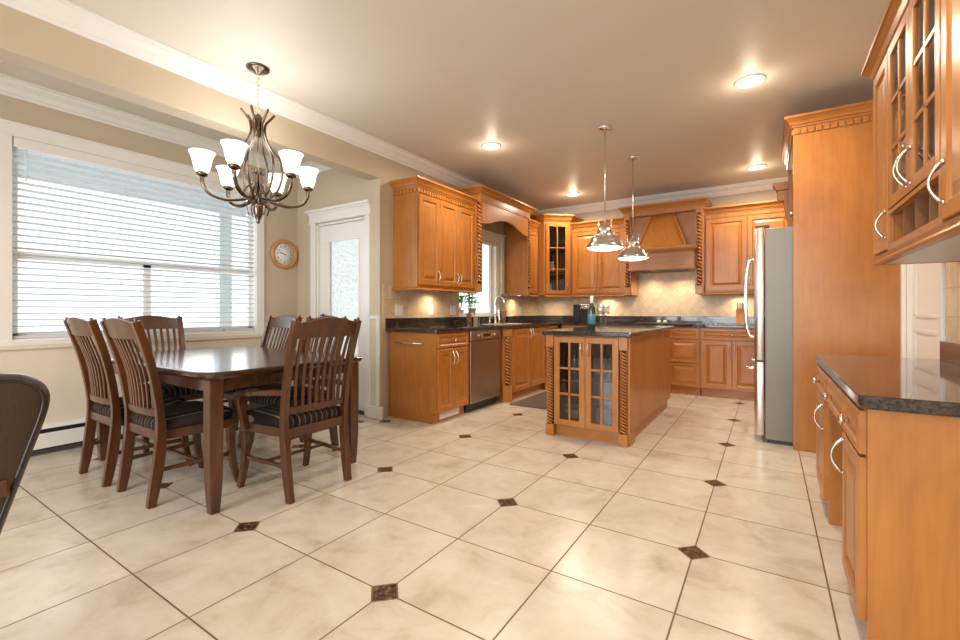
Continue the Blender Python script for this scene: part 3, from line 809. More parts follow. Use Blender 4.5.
# ---------------- right wall desk
XD = .26
dk = unit('desk_cabinet', 'maple desk base with kneehole and three knobbed drawers along the right wall', XD, 3.31, 0, RIGHT)
L = 3.31-1.83; hh = .778; dp = XR-.01-XD
# local x = 0 at far end (Y 3.31) growing towards the camera
MB().box(0, .44, .0, dp, .09, hh).build('far_carcass', 'maple', dk, .001)
MB().box(L-.38, L, .0, dp, .09, hh).build('near_carcass', 'maple', dk, .001)
MB().box(.44, .46, .0, dp, 0, hh).build('knee_panel', 'maple', dk, .001)
MB().box(.46, L-.38, .0, .30, .61, hh).build('apron', 'maple_h', dk, .001)
MB().box(.01, .43, .04, dp, 0, .09).box(L-.37, L-.0, .04, dp, 0, .09).build('toe_kick', 'maple', dk)
MB().box(L, L+.018, -.0, dp, 0.0, hh).build('end_panel', 'maple', dk, .001)
drawer_part(dk, .012, .445, .625, .765); drawer_part(dk, .455, L-.375, .625, .765); drawer_part(dk, L-.37, L-.008, .625, .765)
door_part(dk, .012, .43, .10, .617, .40, .53, out=.036, hl=.125)
door_part(dk, L-.37, L-.008, .10, .617, L-.37+.035, .53, out=.036, hl=.125)
dt = thing('desk_countertop', 'dark speckled granite countertop on the desk by the right wall', 'countertop', (XR-.01, 3.33, .78))
q = [(.0, 0), (-(XR-.01-.235), 0)] + [(-(XR-.01-.235)+.03*(1-math.cos(t)), -(3.33-1.77)+.03*(1-math.sin(t))) for t in (0, .4, .8, 1.2, 1.57)] + [(0, -(3.33-1.77))]
MB().prism(q, .0, .042, 'z').build('slab', 'granite', dt, .008)
MB().box(-.02, 0, -1.55, 0, .042, .14).build('upstand', 'granite', dt, .002)
# ---------------- right wall upper cabinet
uc = unit('wall_cabinet', 'maple wall cabinet with glazed doors and open cubbies above the desk', .488, 3.12, 0, RIGHT)
UL = 1.9; dp = XR-.01-.488; Z0, Z1 = 1.36, 2.33
c = MB().box(0, .34, 0, dp, Z0, Z1).box(1.10, UL, 0, dp, Z0, Z1).box(.34, 1.10, dp-.015, dp, Z0, Z1).box(.34, 1.10, 0, dp-.015, Z0, Z0+.02).box(.34, 1.10, 0, dp-.015, 1.525, 1.545).box(.34, 1.10, 0, dp-.015, Z1-.03, Z1)
c.box(.34, .36, 0, dp-.015, Z0+.02, 1.525)
c.build('carcass', 'maple', uc, .001)
MB().box(.34, 1.10, .02, dp-.016, 1.80, 1.815).box(.34, 1.10, .02, dp-.016, 2.06, 2.075).build('shelf', 'maple_shaded', uc)
for x in (.53, .715, .90): MB().box(x-.008, x+.008, -.0, dp-.016, Z0+.02, 1.525).build('cubby_divider', 'maple_shaded', uc)
MB().box(.36, 1.10, dp-.022, dp-.0155, Z0+.02, 1.525).build('cubby_back', 'maple_shaded', uc)
MB().box(.34, 1.10, -.018, 0, Z0, Z0+.028).box(.34, 1.10, -.018, 0, 1.527, 1.545).box(.34, .365, -.018, 0, Z0+.028, 1.527).box(1.075, 1.10, -.018, 0, Z0+.028, 1.527).build('cubby_frame', 'maple_h', uc, .001)
door_part(uc, .01, .335, Z0+.01, Z1-.03, .305, Z0+.13, out=.036, hl=.125)
door_part(uc, .345, .72, 1.55, Z1-.03, .69, 1.65, 'glass', 2, 3, out=.04, hl=.14)
door_part(uc, .72, 1.095, 1.55, Z1-.03, .75, 1.65, 'glass', 2, 3, out=.04, hl=.14)
door_part(uc, 1.105, 1.50, Z0+.01, Z1-.03, 1.14, Z0+.13, out=.036, hl=.13)
door_part(uc, 1.50, 1.89, Z0+.01, Z1-.03, 1.86, Z0+.15, out=.04, hl=.14)
MB().sweep([(0, dp), (0, 0), (UL, 0)], [(o*1.0, Z1-.03+h*1.0) for o, h in CP]).build('crown', 'maple_h', uc)
MB().sweep([(0, dp), (0, 0), (UL, 0)], [(-.02, Z0-.038), (.012, Z0-.038), (.018, Z0-.028), (.012, Z0-.016), (.02, Z0), (-.02, Z0)]).build('light_rail', 'maple_h', uc)
MB().box(.019, UL-.02, .019, dp-.001, Z0-.036, Z0-.028).build('underside_panel', 'white', uc)

# ---------------- fridge enclosure, fridge
fe = unit('refrigerator_enclosure', 'tall maple panel enclosure with crown around the refrigerator', .165, 4.22, 0, BACK, 'cabinet')
W_ = XR-.005-.165
MB().box(0, W_, 0, .025, 0, 2.52).build('side_panel', 'maple', fe, .001)
MB().box(.0, W_, 1.08, 1.105, 0, 2.46).build('side_panel', 'maple', fe, .001)
MB().box(.05, W_, .025, 1.08, 1.86, 2.46).build('top_cabinet', 'maple', fe, .001)
for a, b in ((.03, .55), (.55, 1.075)):
    d = raised(0, b-a-.004, 0, .58); d.v = [(.05+y, 1.105-0-(a+x), 1.87+z) for x, y, z in d.v]; dd = d.build('door', 'maple', fe)
    h = knob(.03 if a > .3 else b-a-.03, .06); h.v = [(.05+y, 1.105-(a+x), 1.87+z) for x, y, z in h.v]; h.build('knob', 'nickel', dd)
crown_part(fe, [Vector((0, 1.105)), Vector((0, 0)), Vector((W_, 0))], 2.50, 1.0, .9)
# carved corbel on the far side of the fridge
cb = MB(); prof = [(.0, 2.27), (-.085, 2.27), (-.09, 2.24), (-.075, 2.21), (-.045, 2.19), (-.03, 2.14), (-.028, 2.08), (-.015, 2.0), (.0, 1.95)]
cb.prism(prof, 1.075, 1.15, 'y'); cb.lathe([(.036, 0), (.036, .09), (.001, .09)], (-.055, 1.067, 2.20), 14, axis='y')
cb.prism([(0, 2.27), (-.095, 2.27), (-.10, 2.29), (-.125, 2.32), (-.125, 2.345), (0, 2.345)], 1.05, 1.17, 'y')
cb.build('corbel', 'rope', fe, .003)
fg = thing('refrigerator', 'stainless steel bottom-freezer refrigerator standing inside the tall maple enclosure', 'refrigerator', (-.02, 4.32, 0))
MB().box(.0, .76, 0, .91, .03, 1.755).build('cabinet_body', 'fridge_side', fg, .006)
MB().box(.02, .70, .03, .88, 0, .03).build('base_grille', 'black', fg)
def fdoor(z0, z1, nm):
    pr = [(-.008, 0), (-.045, 0)] + [(-.045-.03*math.sin(t), .03-.03*math.cos(t)) for t in (.4, .8, 1.2, 1.57)] + [(-.08, .45), (-.075, .88)] + [(-.045-.03*math.cos(t), .88+.03*math.sin(t)) for t in (.4, .8, 1.2, 1.57)] + [(-.008, .91)]
    return MB().prism(pr, z0, z1, 'z', True).build(nm, 'steel', fg, .003)
ud = fdoor(.675, 1.765, 'door'); ld = fdoor(.06, .66, 'freezer_drawer')
hp = [(-.078, .10, .86), (-.115, .10, .88), (-.135, .10, .98), (-.14, .10, 1.15), (-.135, .10, 1.36), (-.115, .10, 1.50), (-.078, .10, 1.52)]
MB().tube(spline(hp, 5), .014, 10).build('handle', 'chrome', ud)
MB().tube(spline([(-.078, .08, .60), (-.13, .10, .60), (-.14, .3, .60), (-.14, .6, .60), (-.13, .80, .60), (-.078, .82, .60)], 5), .013, 10).build('handle', 'chrome', ld)
MB().box(-.07, .01, .0, .03, .661, .674).box(-.07, .03, .01, .06, 1.765, 1.785).build('hinge', 'dkgrey', fg)

# ================================================================== DINING TABLE
tx0, tx1, ty0, ty1 = -4.135, -2.395, 1.13, 2.24
tb = thing('dining_table', 'dark walnut rectangular dining table with clipped corners and tapered legs', 'table', ((tx0+tx1)/2, (ty0+ty1)/2, 0))
hx_, hy_ = (tx1-tx0)/2, (ty1-ty0)/2
outl = []
def corner(cx, cy, sx, sy):
    return [(cx-sx*.16, cy), (cx-sx*.10, cy-sy*.008), (cx-sx*.05, cy-sy*.026), (cx-sx*.022, cy-sy*.052), (cx-sx*.006, cy-sy*.10), (cx, cy-sy*.16)]
c1 = corner(hx_, hy_, 1, 1); c2 = corner(hx_, -hy_, 1, -1)[::-1]; c3 = corner(-hx_, -hy_, -1, -1); c4 = corner(-hx_, hy_, -1, 1)[::-1]
outl = c1+c2+c3+c4
def inset(pl, k): return [(x*(1-k/hx_), y*(1-k/hy_)) for x, y in pl]
tt = MB()
tt.loops([[(x, y, z) for x, y in inset(outl, k)] for k, z in ((.03, .715), (.012, .722), (.0, .735), (.0, .750), (.004, .757), (.012, .760))], smooth=False)
tt.build('tabletop', 'dark_x', tb)
ap = MB(); ah = (.652, .716)
ap.box(-hx_+.09, hx_-.09, -hy_+.055, -hy_+.078, *ah).box(-hx_+.09, hx_-.09, hy_-.078, hy_-.055, *ah)
ap.box(-hx_+.060, -hx_+.083, -hy_+.078, hy_-.078, *ah).box(hx_-.083, hx_-.060, -hy_+.078, hy_-.078, *ah)
ap.build('apron', 'dark_x', tb, .002)
for sx in (-1, 1):
    for sy in (-1, 1):
        cx, cy = sx*(hx_-.092), sy*(hy_-.086)
        MB().bar([(cx, cy, z) for z in (.715, .45, .20, .06, 0)], [.072, .072, .068, .056, .046], [.072, .072, .068, .056, .046]).build('leg', 'dark', tb, .005)

# ================================================================== DINING CHAIRS
def make_chair(label, arms=False, group=None):
    ch = thing('dining_armchair' if arms else 'dining_chair', label, 'chair', group=group)
    rp = [(-.225, 0), (-.205, .12), (-.185, .28), (-.178, .42), (-.188, .55), (-.215, .72), (-.255, .88), (-.30, 1.025)]
    for s in (-1, 1):
        pts = [(s*(.203+.017*(z/1.02)), y, z) for y, z in rp]
        m = MB().bar(spline(pts, 4), .034, [.040+.014*math.sin(PI*min(1, i/14)) for i in range(29)])
        m.tube([(s*.220, -.298, 1.02), (s*.220, -.304, 1.040)], [.012, .007], 8)
        m.build('back_post', 'dark', ch, .004)
        fl = [(s*.215, .205, .385), (s*.217, .20, .30), (s*.220, .205, .18), (s*.225, .222, .08), (s*.230, .243, 0)]
        MB().bar(spline(fl, 4), [.046-.014*(i/16) for i in range(17)], [.046-.014*(i/16) for i in range(17)]).build('front_leg', 'dark', ch, .004)
    def yb(z):   # back plane
        for (ya, za), (yc, zc) in zip(rp, rp[1:]):
            if za <= z <= zc: return ya+(yc-ya)*(z-za)/(zc-za)
        return rp[-1][0]
    # crest rail, arched and bowed
    n = 16; ls = []
    for i in range(n+1):
        t = i/n*2-1; x = t*.205; bow = -.022*(1-t*t)
        ztop = 1.012+.030*math.cos(t*PI/2)**1.2; zb = .925
        l = []
        for z, o in ((zb, .011), (ztop, .008), (ztop, -.011), (zb, -.011)): l.append((x, yb(z)+bow+o, z))
        ls.append(l)
    MB().loops(ls, smooth=False).build('crest_rail', 'dark', ch, .004)
    ls = []
    for i in range(n+1):
        t = i/n*2-1; x = t*.19; bow = -.018*(1-t*t)
        ls.append([(x, yb(z)+bow+o, z) for z, o in ((.490, .010), (.530, .010), (.530, -.010), (.490, -.010))])
    MB().loops(ls, smooth=False).build('lower_rail', 'dark', ch, .003)
    for i in range(8):
        t = (i-3.5)/4.05; 
        pts = []
        for z in (.525, .62, .73, .83, .93):
            x = t*(.172+.020*(z-.525)/.4); pts.append((x, yb(z)-.020*(1-t*t)+.010*math.sin(PI*(z-.525)/.405), z))
        MB().bar(spline(pts, 3), .019, .011).build('slat', 'dark', ch, .002)
    # seat frame
    sf = MB(); fo = [(-.20, -.19), (.20, -.19), (.238, .20), (.225, .222), (-.225, .222), (-.238, .20)]
    sf.prism(fo, .355, .410, 'z').build('seat_frame', 'dark', ch, .005)
    # cushion: domed
    N = 7; ls = []
    fo2 = []
    base_l = [(-.195, -.175), (-.10, -.185), (0, -.188), (.10, -.185), (.195, -.175), (.215, 0), (.235, .17), (.22, .215), (.12, .232), (0, .236), (-.12, .232), (-.22, .215), (-.235, .17), (-.215, 0)]
    for k, z in ((1, .407), (1.025, .425), (1.02, .448), (.96, .468), (.80, .480), (.45, .487), (.1, .488)):
        ls.append([(x*k, .02+(y-.02)*k, z) for x, y in base_l])
    MB().loops(ls).build('seat_cushion', 'fabric', ch)
    for s in (-1, 1):
        MB().bar([(s*.19, -.195, .19), (s*.217, .20, .19)], .016, [.022, .026]).build('side_stretcher', 'dark', ch, .003)
    MB().bar([(-.20, .02, .19), (.20, .02, .19)], .022, .016, (0, 1, 0)).build('cross_stretcher', 'dark', ch, .003)
    if arms:
        for s in (-1, 1):
            a = spline([(s*.205, -.20, .618), (s*.238, -.08, .612), (s*.268, .06, .600), (s*.270, .15, .592), (s*.268, .20, .570)], 4)
            MB().bar(a, [.036]*8+[.060]*(len(a)-8), .032, (1, 0, 0)).build('armrest', 'dark', ch, .006)
            MB().bar(spline([(s*.265, .165, .585), (s*.268, .175, .54), (s*.258, .16, .46), (s*.244, .15, .37)], 4), .042, .036).build('arm_support', 'dark', ch, .005)
    return ch
c0 = make_chair('slat-back dining chair seen from behind, left one at the near side of the table')
c0.location = (-3.62, 1.265, 0); c0.rotation_euler = (0, 0, 0)
def chair(label, x, y, rz):
    c = copy_tree(c0); c['label'] = label; c.location = (x, y, 0); c.rotation_euler = (0, 0, R(rz)); return c
chair('slat-back dining chair seen from behind, next to the front table leg', -3.045, 1.285, 0)
chair('slat-back dining chair standing between the table and the big nook window', -4.15, 1.66, -90)
chair('slat-back dining chair on the far side of the table below the wall clock', -3.73, 2.15, 180)
chair('slat-back dining chair across the table, mostly hidden behind the armchair', -3.02, 2.06, 180)
ca = make_chair('dark wooden dining armchair with striped seat at the kitchen end of the table', True)
ca.location = (-2.475, 1.715, 0); ca.rotation_euler = (0, 0, R(90))

# ================================================================== CHANDELIER
CX, CY = -2.958, 1.74
cl = thing('chandelier', 'polished metal six-arm chandelier with frosted glass shades above the dining table', 'chandelier', (CX, CY, 0))
MB().lathe([(.001, CEIL-.001), (.075, CEIL-.001), (.075, CEIL-.012), (.06, CEIL-.022), (.03, CEIL-.03), (.012, CEIL-.045), (.001, CEIL-.046)], (0, 0, 0), 28).build('canopy', 'bronze', cl)
chn = MB(); z = CEIL-.045; i = 0
while z > 2.475:
    pts = []
    for k in range(10):
        a = 2*PI*k/10; x = .008*math.cos(a); zz = z-.014+.017*math.sin(a)
        pts.append((x, 0, zz) if i % 2 else (0, x, zz))
    chn.tube(pts, .0022, 5, closed=True); z -= .026; i += 1
chn.tube([(.016*math.cos(2*PI*k/12), 0, 2.46+.016*math.sin(2*PI*k/12)) for k in range(12)], .003, 6, closed=True)
chn.build('chain', 'nickel', cl)
MB().lathe([(.006, 2.44), (.022, 2.43), (.034, 2.40), (.03, 2.33), (.016, 2.29), (.005, 2.27), (.005, 2.06), (.02, 2.05), (.03, 2.03), (.012, 2.01), (.008, 1.99), (.008, 1.86), (.028, 1.84), (.034, 1.80), (.028, 1.76), (.02, 1.72), (.012, 1.705), (.016, 1.695), (.001, 1.68)], (0, 0, 0), 16).build('centre_column', 'bronze', cl)
th = math.atan(288/444)
for k in range(6):
    a = R(147+60*k); # angle in camera frame: lateral right, towards the camera
    def pos(r, z, aa=a):
        lat, tow = r*math.cos(aa), r*math.sin(aa)
        return (lat*math.cos(th)+tow*math.sin(th), lat*math.sin(th)-tow*math.cos(th), z)
    bars = spline([pos(.105, 2.455), pos(.075, 2.415), pos(.048, 2.375), pos(.046, 2.30), pos(.085, 2.21), pos(.138, 2.14), pos(.155, 2.04), pos(.125, 1.93), pos(.07, 1.86), pos(.028, 1.82)], 5)
    MB().tube(bars, .0085, 8).build('cage_bar', 'bronze', cl)
    arm = spline([pos(.028, 2.07), pos(.018, 2.0), pos(.03, 1.92), pos(.055, 1.86), pos(.12, 1.835), pos(.20, 1.825), pos(.285, 1.85), pos(.323, 1.905), pos(.328, 1.96)], 5)
    am = MB().tube(arm, [.0085+.004*min(1, i/20) for i in range(len(arm))], 8)
    am.tube(spline([pos(.05, 1.85), pos(.07, 1.80), pos(.06, 1.75), pos(.05, 1.74)], 4), .005, 6)
    ao = am.build('arm', 'bronze', cl)
    MB().tube(spline([pos(.045, 2.035), pos(.02, 2.015), pos(.016, 1.97), pos(.05, 1.945), pos(.085, 1.90), pos(.06, 1.85), pos(.02, 1.84)], 5), .0055, 7).build('inner_scroll', 'bronze', cl)
    MB().lathe([(.010, 1.975), (.03, 1.985), (.036, 1.995), (.034, 2.005), (.028, 2.012), (.001, 2.013)], pos(.328, -.025), 16).build('shade_cup', 'bronze', ao)
    sh = MB().lathe([(.034, 2.012), (.045, 2.03), (.051, 2.06), (.057, 2.09), (.065, 2.115), (.076, 2.138), (.073, 2.138), (.062, 2.115), (.054, 2.09), (.048, 2.06), (.042, 2.03), (.030, 2.016)], pos(.328, -.025), 22, caps=False)
    sh.build('glass_shade', 'shade', ao)
lp = bpy.data.lights.new('chandelier_glow', 'POINT'); lp.energy = 13; lp.color = (1, .985, .97); lp.shadow_soft_size = .3
lo = bpy.data.objects.new('chandelier_glow', lp); COL.objects.link(lo); lo.location = (CX, CY, 2.3)

# ================================================================== PENDANTS
def pendant(label, x, y):
    p = thing('pendant_light', label, 'pendant light', (x, y, 0))
    MB().lathe([(.001, CEIL-.001), (.062, CEIL-.001), (.062, CEIL-.018), (.052, CEIL-.024), (.01, CEIL-.03), (.001, CEIL-.03)], (0, 0, 0), 22).build('canopy', 'chrome', p)
    MB().tube([(0, 0, CEIL-.03), (0, 0, 2.3), (0, 0, 1.87)], .006, 8).build('stem', 'nickel', p)
    MB().lathe([(.008, 1.89), (.014, 1.885), (.014, 1.865), (.026, 1.862), (.026, 1.85), (.045, 1.846), (.060, 1.832), (.066, 1.81), (.067, 1.782), (.067, 1.776), (.084, 1.774), (.086, 1.768), (.086, 1.764), (.104, 1.758), (.122, 1.742), (.136, 1.715), (.142, 1.70), (.164, 1.682), (.170, 1.664), (.170, 1.652), (.163, 1.653), (.158, 1.68), (.136, 1.698), (.115, 1.74), (.08, 1.755), (.06, 1.77), (.055, 1.82), (.02, 1.84)], (0, 0, 0), 32, caps=False).build('metal_shade', 'chrome', p)
    y_ = MB()
    for s in (-1, 1):
        y_.tube([(s*.058, 0, 1.82), (s*.058, 0, 1.90)], .005, 6); y_.sphere((s*.058, 0, 1.905), .008); y_.sphere((s*.085, 0, 1.785), .011)
        y_.sphere((0, s*.085, 1.785), .011); y_.sphere((s*.152, 0, 1.705), .008)
    y_.build('yoke', 'chrome', p)
    MB().lathe([(.001, 1.63), (.08, 1.634), (.14, 1.645), (.160, 1.658), (.150, 1.664), (.001, 1.664)], (0, 0, 0), 28).build('glass_diffuser', 'pend', p)
    l = area('pendant_lamp', (x, y, 1.622), (0, 0, 0), .2, .2, 4, WARM, 160, 'DISK'); l.data.energy = 4
pendant('chrome dome pendant light over the island, the nearer and higher one', -1.249, 4.022)
pendant('chrome dome pendant light over the island, the farther one toward the hood', -1.236, 4.97)

# ================================================================== DOWNLIGHTS, PUCKS
DLAB = {0: 'large recessed ceiling downlight nearest the refrigerator enclosure crown', 1: 'recessed ceiling downlight in front of the sink wall cabinets', 2: 'recessed ceiling downlight near the back left kitchen corner', 3: 'recessed ceiling downlight above the back wall beside the refrigerator',
        4: 'added unseen ceiling downlight above the desk area', 5: 'added unseen ceiling downlight behind the camera on the right', 6: 'added unseen ceiling downlight behind the camera on the left'}
for i, (x, y) in enumerate(DL):
    d = thing('ceiling_downlight', DLAB[i], 'ceiling light', (x, y, CEIL))
    MB().lathe([(.10, -.0005), (.10, -.006), (.082, -.012), (.080, -.0005)], (0, 0, 0), 28, caps=False).build('trim_ring', 'white', d)
    MB().lathe([(.001, -.014), (.05, -.014), (.078, -.006), (.078, -.002), (.001, -.002)], (0, 0, 0), 24).build('lens', 'bulb', d)
def puck(label, x, y, z, e=1.7):
    d = thing('puck_light', label, 'light', (x, y, z))
    MB().lathe([(.001, 0), (.032, 0), (.032, -.012), (.001, -.012)], (0, 0, 0), 16).build('housing', 'nickel', d)
    MB().lathe([(.001, -.0122), (.024, -.0122), (.022, -.015), (.001, -.015)], (0, 0, 0), 16).build('lens', 'puck', d)
    l = bpy.data.lights.new('puck_lamp', 'SPOT'); l.energy = e*8; l.color = (1, .78, .52); l.spot_size = R(160); l.spot_blend = 1; l.shadow_soft_size = .03
    o = bpy.data.objects.new('puck_lamp', l); COL.objects.link(o); o.location = (x, y, z-.02)
puck('small under-cabinet puck light above the outlets on the sink wall', XS+.13, 3.95, UZ)
puck('small under-cabinet puck light right of the sink window', XS+.13, 5.93, UZ)
puck('small under-cabinet puck light below the diagonal corner cabinet', -2.95, 6.60, UZ)
puck('small under-cabinet puck light behind the wine glasses on the back wall', -2.05, YB-.13, UZ)
puck('small under-cabinet puck light above the wooden knife block', -.30, YB-.13, UZ)

for x in (-1.40, -1.0):
    l = bpy.data.lights.new('hood_lamp', 'SPOT'); l.energy = 14; l.color = (1, .80, .56); l.spot_size = R(150); l.spot_blend = 1; l.shadow_soft_size = .03
    o = bpy.data.objects.new('hood_lamp', l); COL.objects.link(o); o.location = (x, 6.62, 1.61)
for i, (x, y) in enumerate(DL):  # added point lights under the downlights, brightening the ceiling around them
    l = bpy.data.lights.new('downlight_halo_fill', 'POINT'); l.energy = 2.3 if i < 4 else 1.3; l.color = WARMK if i < 4 else WARM; l.shadow_soft_size = .05
    o = bpy.data.objects.new('downlight_halo_fill', l); COL.objects.link(o); o.location = (x, y, CEIL-.11)
# ================================================================== OUTLETS
def outlet(label, loc, rz, gangs=1, vis='duplex'):
    o = thing('wall_outlet', label, 'outlet', loc, rz)
    w_ = .07+.046*(gangs-1)
    MB().box(-w_/2, w_/2, -.006, 0, -.058, .058).build('cover_plate', 'plate', o, .002)
    f_ = MB()
    for g in range(gangs):
        cx = (g-(gangs-1)/2)*.046
        f_.box(cx-.017, cx+.017, -.009, -.006, -.033, .033)
    f_.build('socket_face', 'white', o, .002)
    return o
outlet('double white switch plate on the tiles at the nook end of the sink wall', (XS+.008, 3.47, 1.09), LEFT, 2)
outlet('narrow white outlet plate under the puck light on the sink wall', (XS+.008, 4.00, 1.09), LEFT, 1)
outlet('white outlet plate just left of the sink window', (XS+.008, 4.43, 1.09), LEFT, 2)
outlet('white outlet plate on the tiles right of the sink window', (XS+.008, 6.20, 1.085), LEFT, 1)

# ================================================================== CLOCK
ck_ = thing('wall_clock', 'round oak-framed wall clock with white dial beside the nook window', 'clock', (XW+.001, 3.043, 1.727), 0)
RC = .170
MB().lathe([(.001, 0), (RC, 0), (RC, .012), (RC-.008, .026), (RC-.026, .030), (RC-.042, .022), (RC-.048, .010), (.001, .010)], (0, 0, 0), 40, axis='x').build('frame', 'oak', ck_)
MB().lathe([(.001, .010), (RC-.046, .010), (RC-.046, .0125), (.001, .0125)], (0, 0, 0), 36, axis='x').build('dial', 'clockface', ck_)
# on this wall (facing +X) the viewer's right is +Y
tick = MB()
for k in range(60):
    if k % 5 == 0: continue
    a = 2*PI*k/60; yy_, zz_ = .106*math.sin(a), .106*math.cos(a); tick.box(.0125, .0132, yy_-.0008, yy_+.0008, zz_-.0008, zz_+.0008)
tick.build('minute_marks', 'numeral', ck_)
for k in range(1, 13):
    fc_ = bpy.data.curves.new('numeral', 'FONT'); fc_.body = str(k); fc_.size = .034; fc_.align_x = 'CENTER'; fc_.align_y = 'CENTER'; fc_.extrude = .0003
    ft_ = bpy.data.objects.new('numeral_curve', fc_)
    me_ = bpy.data.meshes.new_from_object(ft_); me_.name = 'numeral'; bpy.data.objects.remove(ft_)
    fo_ = bpy.data.objects.new('numeral', me_); COL.objects.link(fo_); fo_.parent = ck_
    a = 2*PI*k/12; fo_.location = (.0130, .088*math.sin(a), .088*math.cos(a)); fo_.rotation_euler = (R(90), 0, R(90)); me_.materials.clear(); me_.materials.append(M['numeral'])
def hand(ang, l, w_, nm, x):
    a = R(ang); d_ = Vector((0, math.sin(a), math.cos(a))); n_ = Vector((0, math.cos(a), -math.sin(a)))
    pts = [d_*-.018-n_*w_, d_*-.018+n_*w_, d_*l+n_*w_*.4, d_*l-n_*w_*.4]
    MB().loops([[(x, p.y, p.z) for p in pts], [(x+.0015, p.y, p.z) for p in pts]], smooth=False).build(nm, 'numeral', ck_)
hand(293, .060, .0048, 'hour_hand', .0145); hand(281, .088, .0035, 'minute_hand', .0165)

# ================================================================== HEATER
hb = thing('baseboard_heater', 'long white baseboard heater along the wall under the nook window', 'heater', (XW+.006, -.6, 0))
HL = 3.5
MB().box(0, .012, 0, HL, .03, .22).build('back_plate', 'casing', hb)
MB().prism([(.012, .205), (.05, .205), (.062, .19), (.066, .19), (.054, .218), (.012, .218)], 0, HL, 'y').build('top_hood', 'casing', hb)
MB().box(.062, .067, 0, HL, .045, .158).build('front_cover', 'casing', hb, .002)
MB().box(.014, .060, .01, HL-.01, .05, .185).build('fins', 'black', hb)
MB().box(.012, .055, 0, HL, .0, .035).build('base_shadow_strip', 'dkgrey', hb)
MB().box(0, .07, -.02, 0, 0, .22).box(0, .07, HL, HL+.02, 0, .22).build('end_cap', 'casing', hb, .003)

# ================================================================== LEATHER CHAIR (left edge)
fwd = Vector((-math.sin(th), math.cos(th), 0)); rgt = Vector((math.cos(th), math.sin(th), 0))
lang = th+R(52)
edge_p = rgt*-1.005 + fwd*1.03                       # right edge of the backrest
lx = Vector((math.cos(lang), math.sin(lang), 0))
base_p = edge_p - lx*.29
lc = thing('leather_armchair', 'dark brown leather armchair at the left edge of the room, backrest toward the kitchen', 'chair', (base_p.x, base_p.y, 0), lang)
# local x = across the backrest, y = the way the chair faces
def chair_outline(k=0):
    return [(-.12+k, .26+k), (.12-k, .26+k), (.165-k, .42), (.215-k, .60), (.262-k, .76), (.290-k, .86), (.288-k, .905-k*.5), (.262-k*.7, .932-k*.8), (.22-k*.5, .943-k), (.10, .952-k), (-.10, .952-k), (-.22+k*.5, .943-k), (-.262+k*.7, .932-k*.8), (-.288+k, .905-k*.5), (-.290+k, .86), (-.262+k, .76), (-.215+k, .60), (-.165+k, .42)]
def chair_loop(k, y):
    P = [Vector((x, y, z)) for x, z in chair_outline(k)]; n = len(P); out = []
    for i in range(n):
        a, b, c, d = P[i-1], P[i], P[(i+1) % n], P[(i+2) % n]
        for t in (0, .25, .5, .75):
            out.append(.5*((2*b)+(c-a)*t+(2*a-5*b+4*c-d)*t*t+(3*b-a-3*c+d)*t**3))
    return out
ls = [chair_loop(k, y) for k, y in ((.06, -.046), (.018, -.043), (.006, -.036), (.0, -.024), (.0, .024), (.008, .036), (.025, .044), (.06, .047))]
lbk = MB().loops(ls).build('backrest', 'leather', lc)
MB().tube(chair_loop(.012, -.040), .005, 7, closed=True).build('piping', 'piping', lbk)
sl_ = MB(); cq = [(-.15, .02), (.13, .02), (.22, .42), (.18, .50), (-.20, .50), (-.24, .42)]
sl_.loops([[(x*k, .26+(y-.26)*k, z) for x, y in cq] for k, z in ((.97, .34), (1.0, .36), (1.0, .43), (.96, .46), (.7, .47))], smooth=False)
sl_.build('seat', 'leather', lc, .01)
for s in (-1, 1):
    MB().bar([(s*.18, .40, .36), (s*.18, .43, .18), (s*.18, .46, 0)], [.04, .04, .03], [.04, .04, .03]).build('leg', 'dark', lc, .004)
    MB().bar([(s*.10, .02, .36), (s*.10, .0, .15), (s*.11, -.02, 0)], [.04, .04, .03], [.04, .04, .03]).build('leg', 'dark', lc, .004)
MB().bar([(-.235, -.048, .70), (.0, -.050, .69), (.225, -.046, .705)], .035, .02, (0, 0, 1)).build('back_strip', 'dark', lc, .004)

# ================================================================== FLOOR MAT
tag(MB().box(-2.50, -2.02, 4.47, 5.45, .001, .012).build('floor_mat', 'mat', None, .004), 'grey brown mat on the floor in front of the sink cabinet', 'mat')
tag(MB().box(-3.40, -3.30, 2.97, 3.02, 0, .006).build('floor_register', 'dkgrey', None, .001), 'small dark register slot in the floor by the nook corner', 'vent')

# ================================================================== COUNTER THINGS
CT = .911
# faucet
fx, fy = XS+.12, 5.26
fa = thing('kitchen_faucet', 'tall chrome gooseneck faucet with side lever behind the sink', 'faucet', (fx, fy, CT))
MB().lathe([(.03, 0), (.03, .01), (.018, .02), (.016, .10), (.013, .12), (.001, .12)], (0, 0, 0), 16).build('base', 'chrome', fa)
MB().tube(spline([(0, 0, .10), (0, 0, .26), (.02, 0, .34), (.075, 0, .37), (.13, 0, .34), (.145, 0, .28)], 6), .012, 10).build('spout', 'chrome', fa)
MB().lathe([(.02, 0), (.02, .01), (.013, .02), (.016, .12), (.02, .18), (.012, .21), (.001, .215)], (.0, .10, 0), 14).build('side_spray', 'chrome', fa)
MB().tube([(0, -.01, .07), (0, -.05, .09), (0.02, -.075, .12)], .006, 8).build('lever', 'chrome', fa)
so = thing('soap_dispenser', 'short chrome soap dispenser left of the kitchen faucet', 'dispenser', (fx+.02, fy-.18, CT))
MB().lathe([(.018, 0), (.018, .008), (.010, .015), (.010, .06), (.013, .065), (.013, .08), (.001, .085)], (0, 0, 0), 14).build('body', 'chrome', so)
MB().tube([(0, 0, .078), (.04, 0, .08), (.055, 0, .07)], .004, 8).build('nozzle', 'chrome', so)
sn = thing('kitchen_sink', 'stainless undermount sink in the counter below the sink window', 'sink', (-2.88, 5.02, CT))
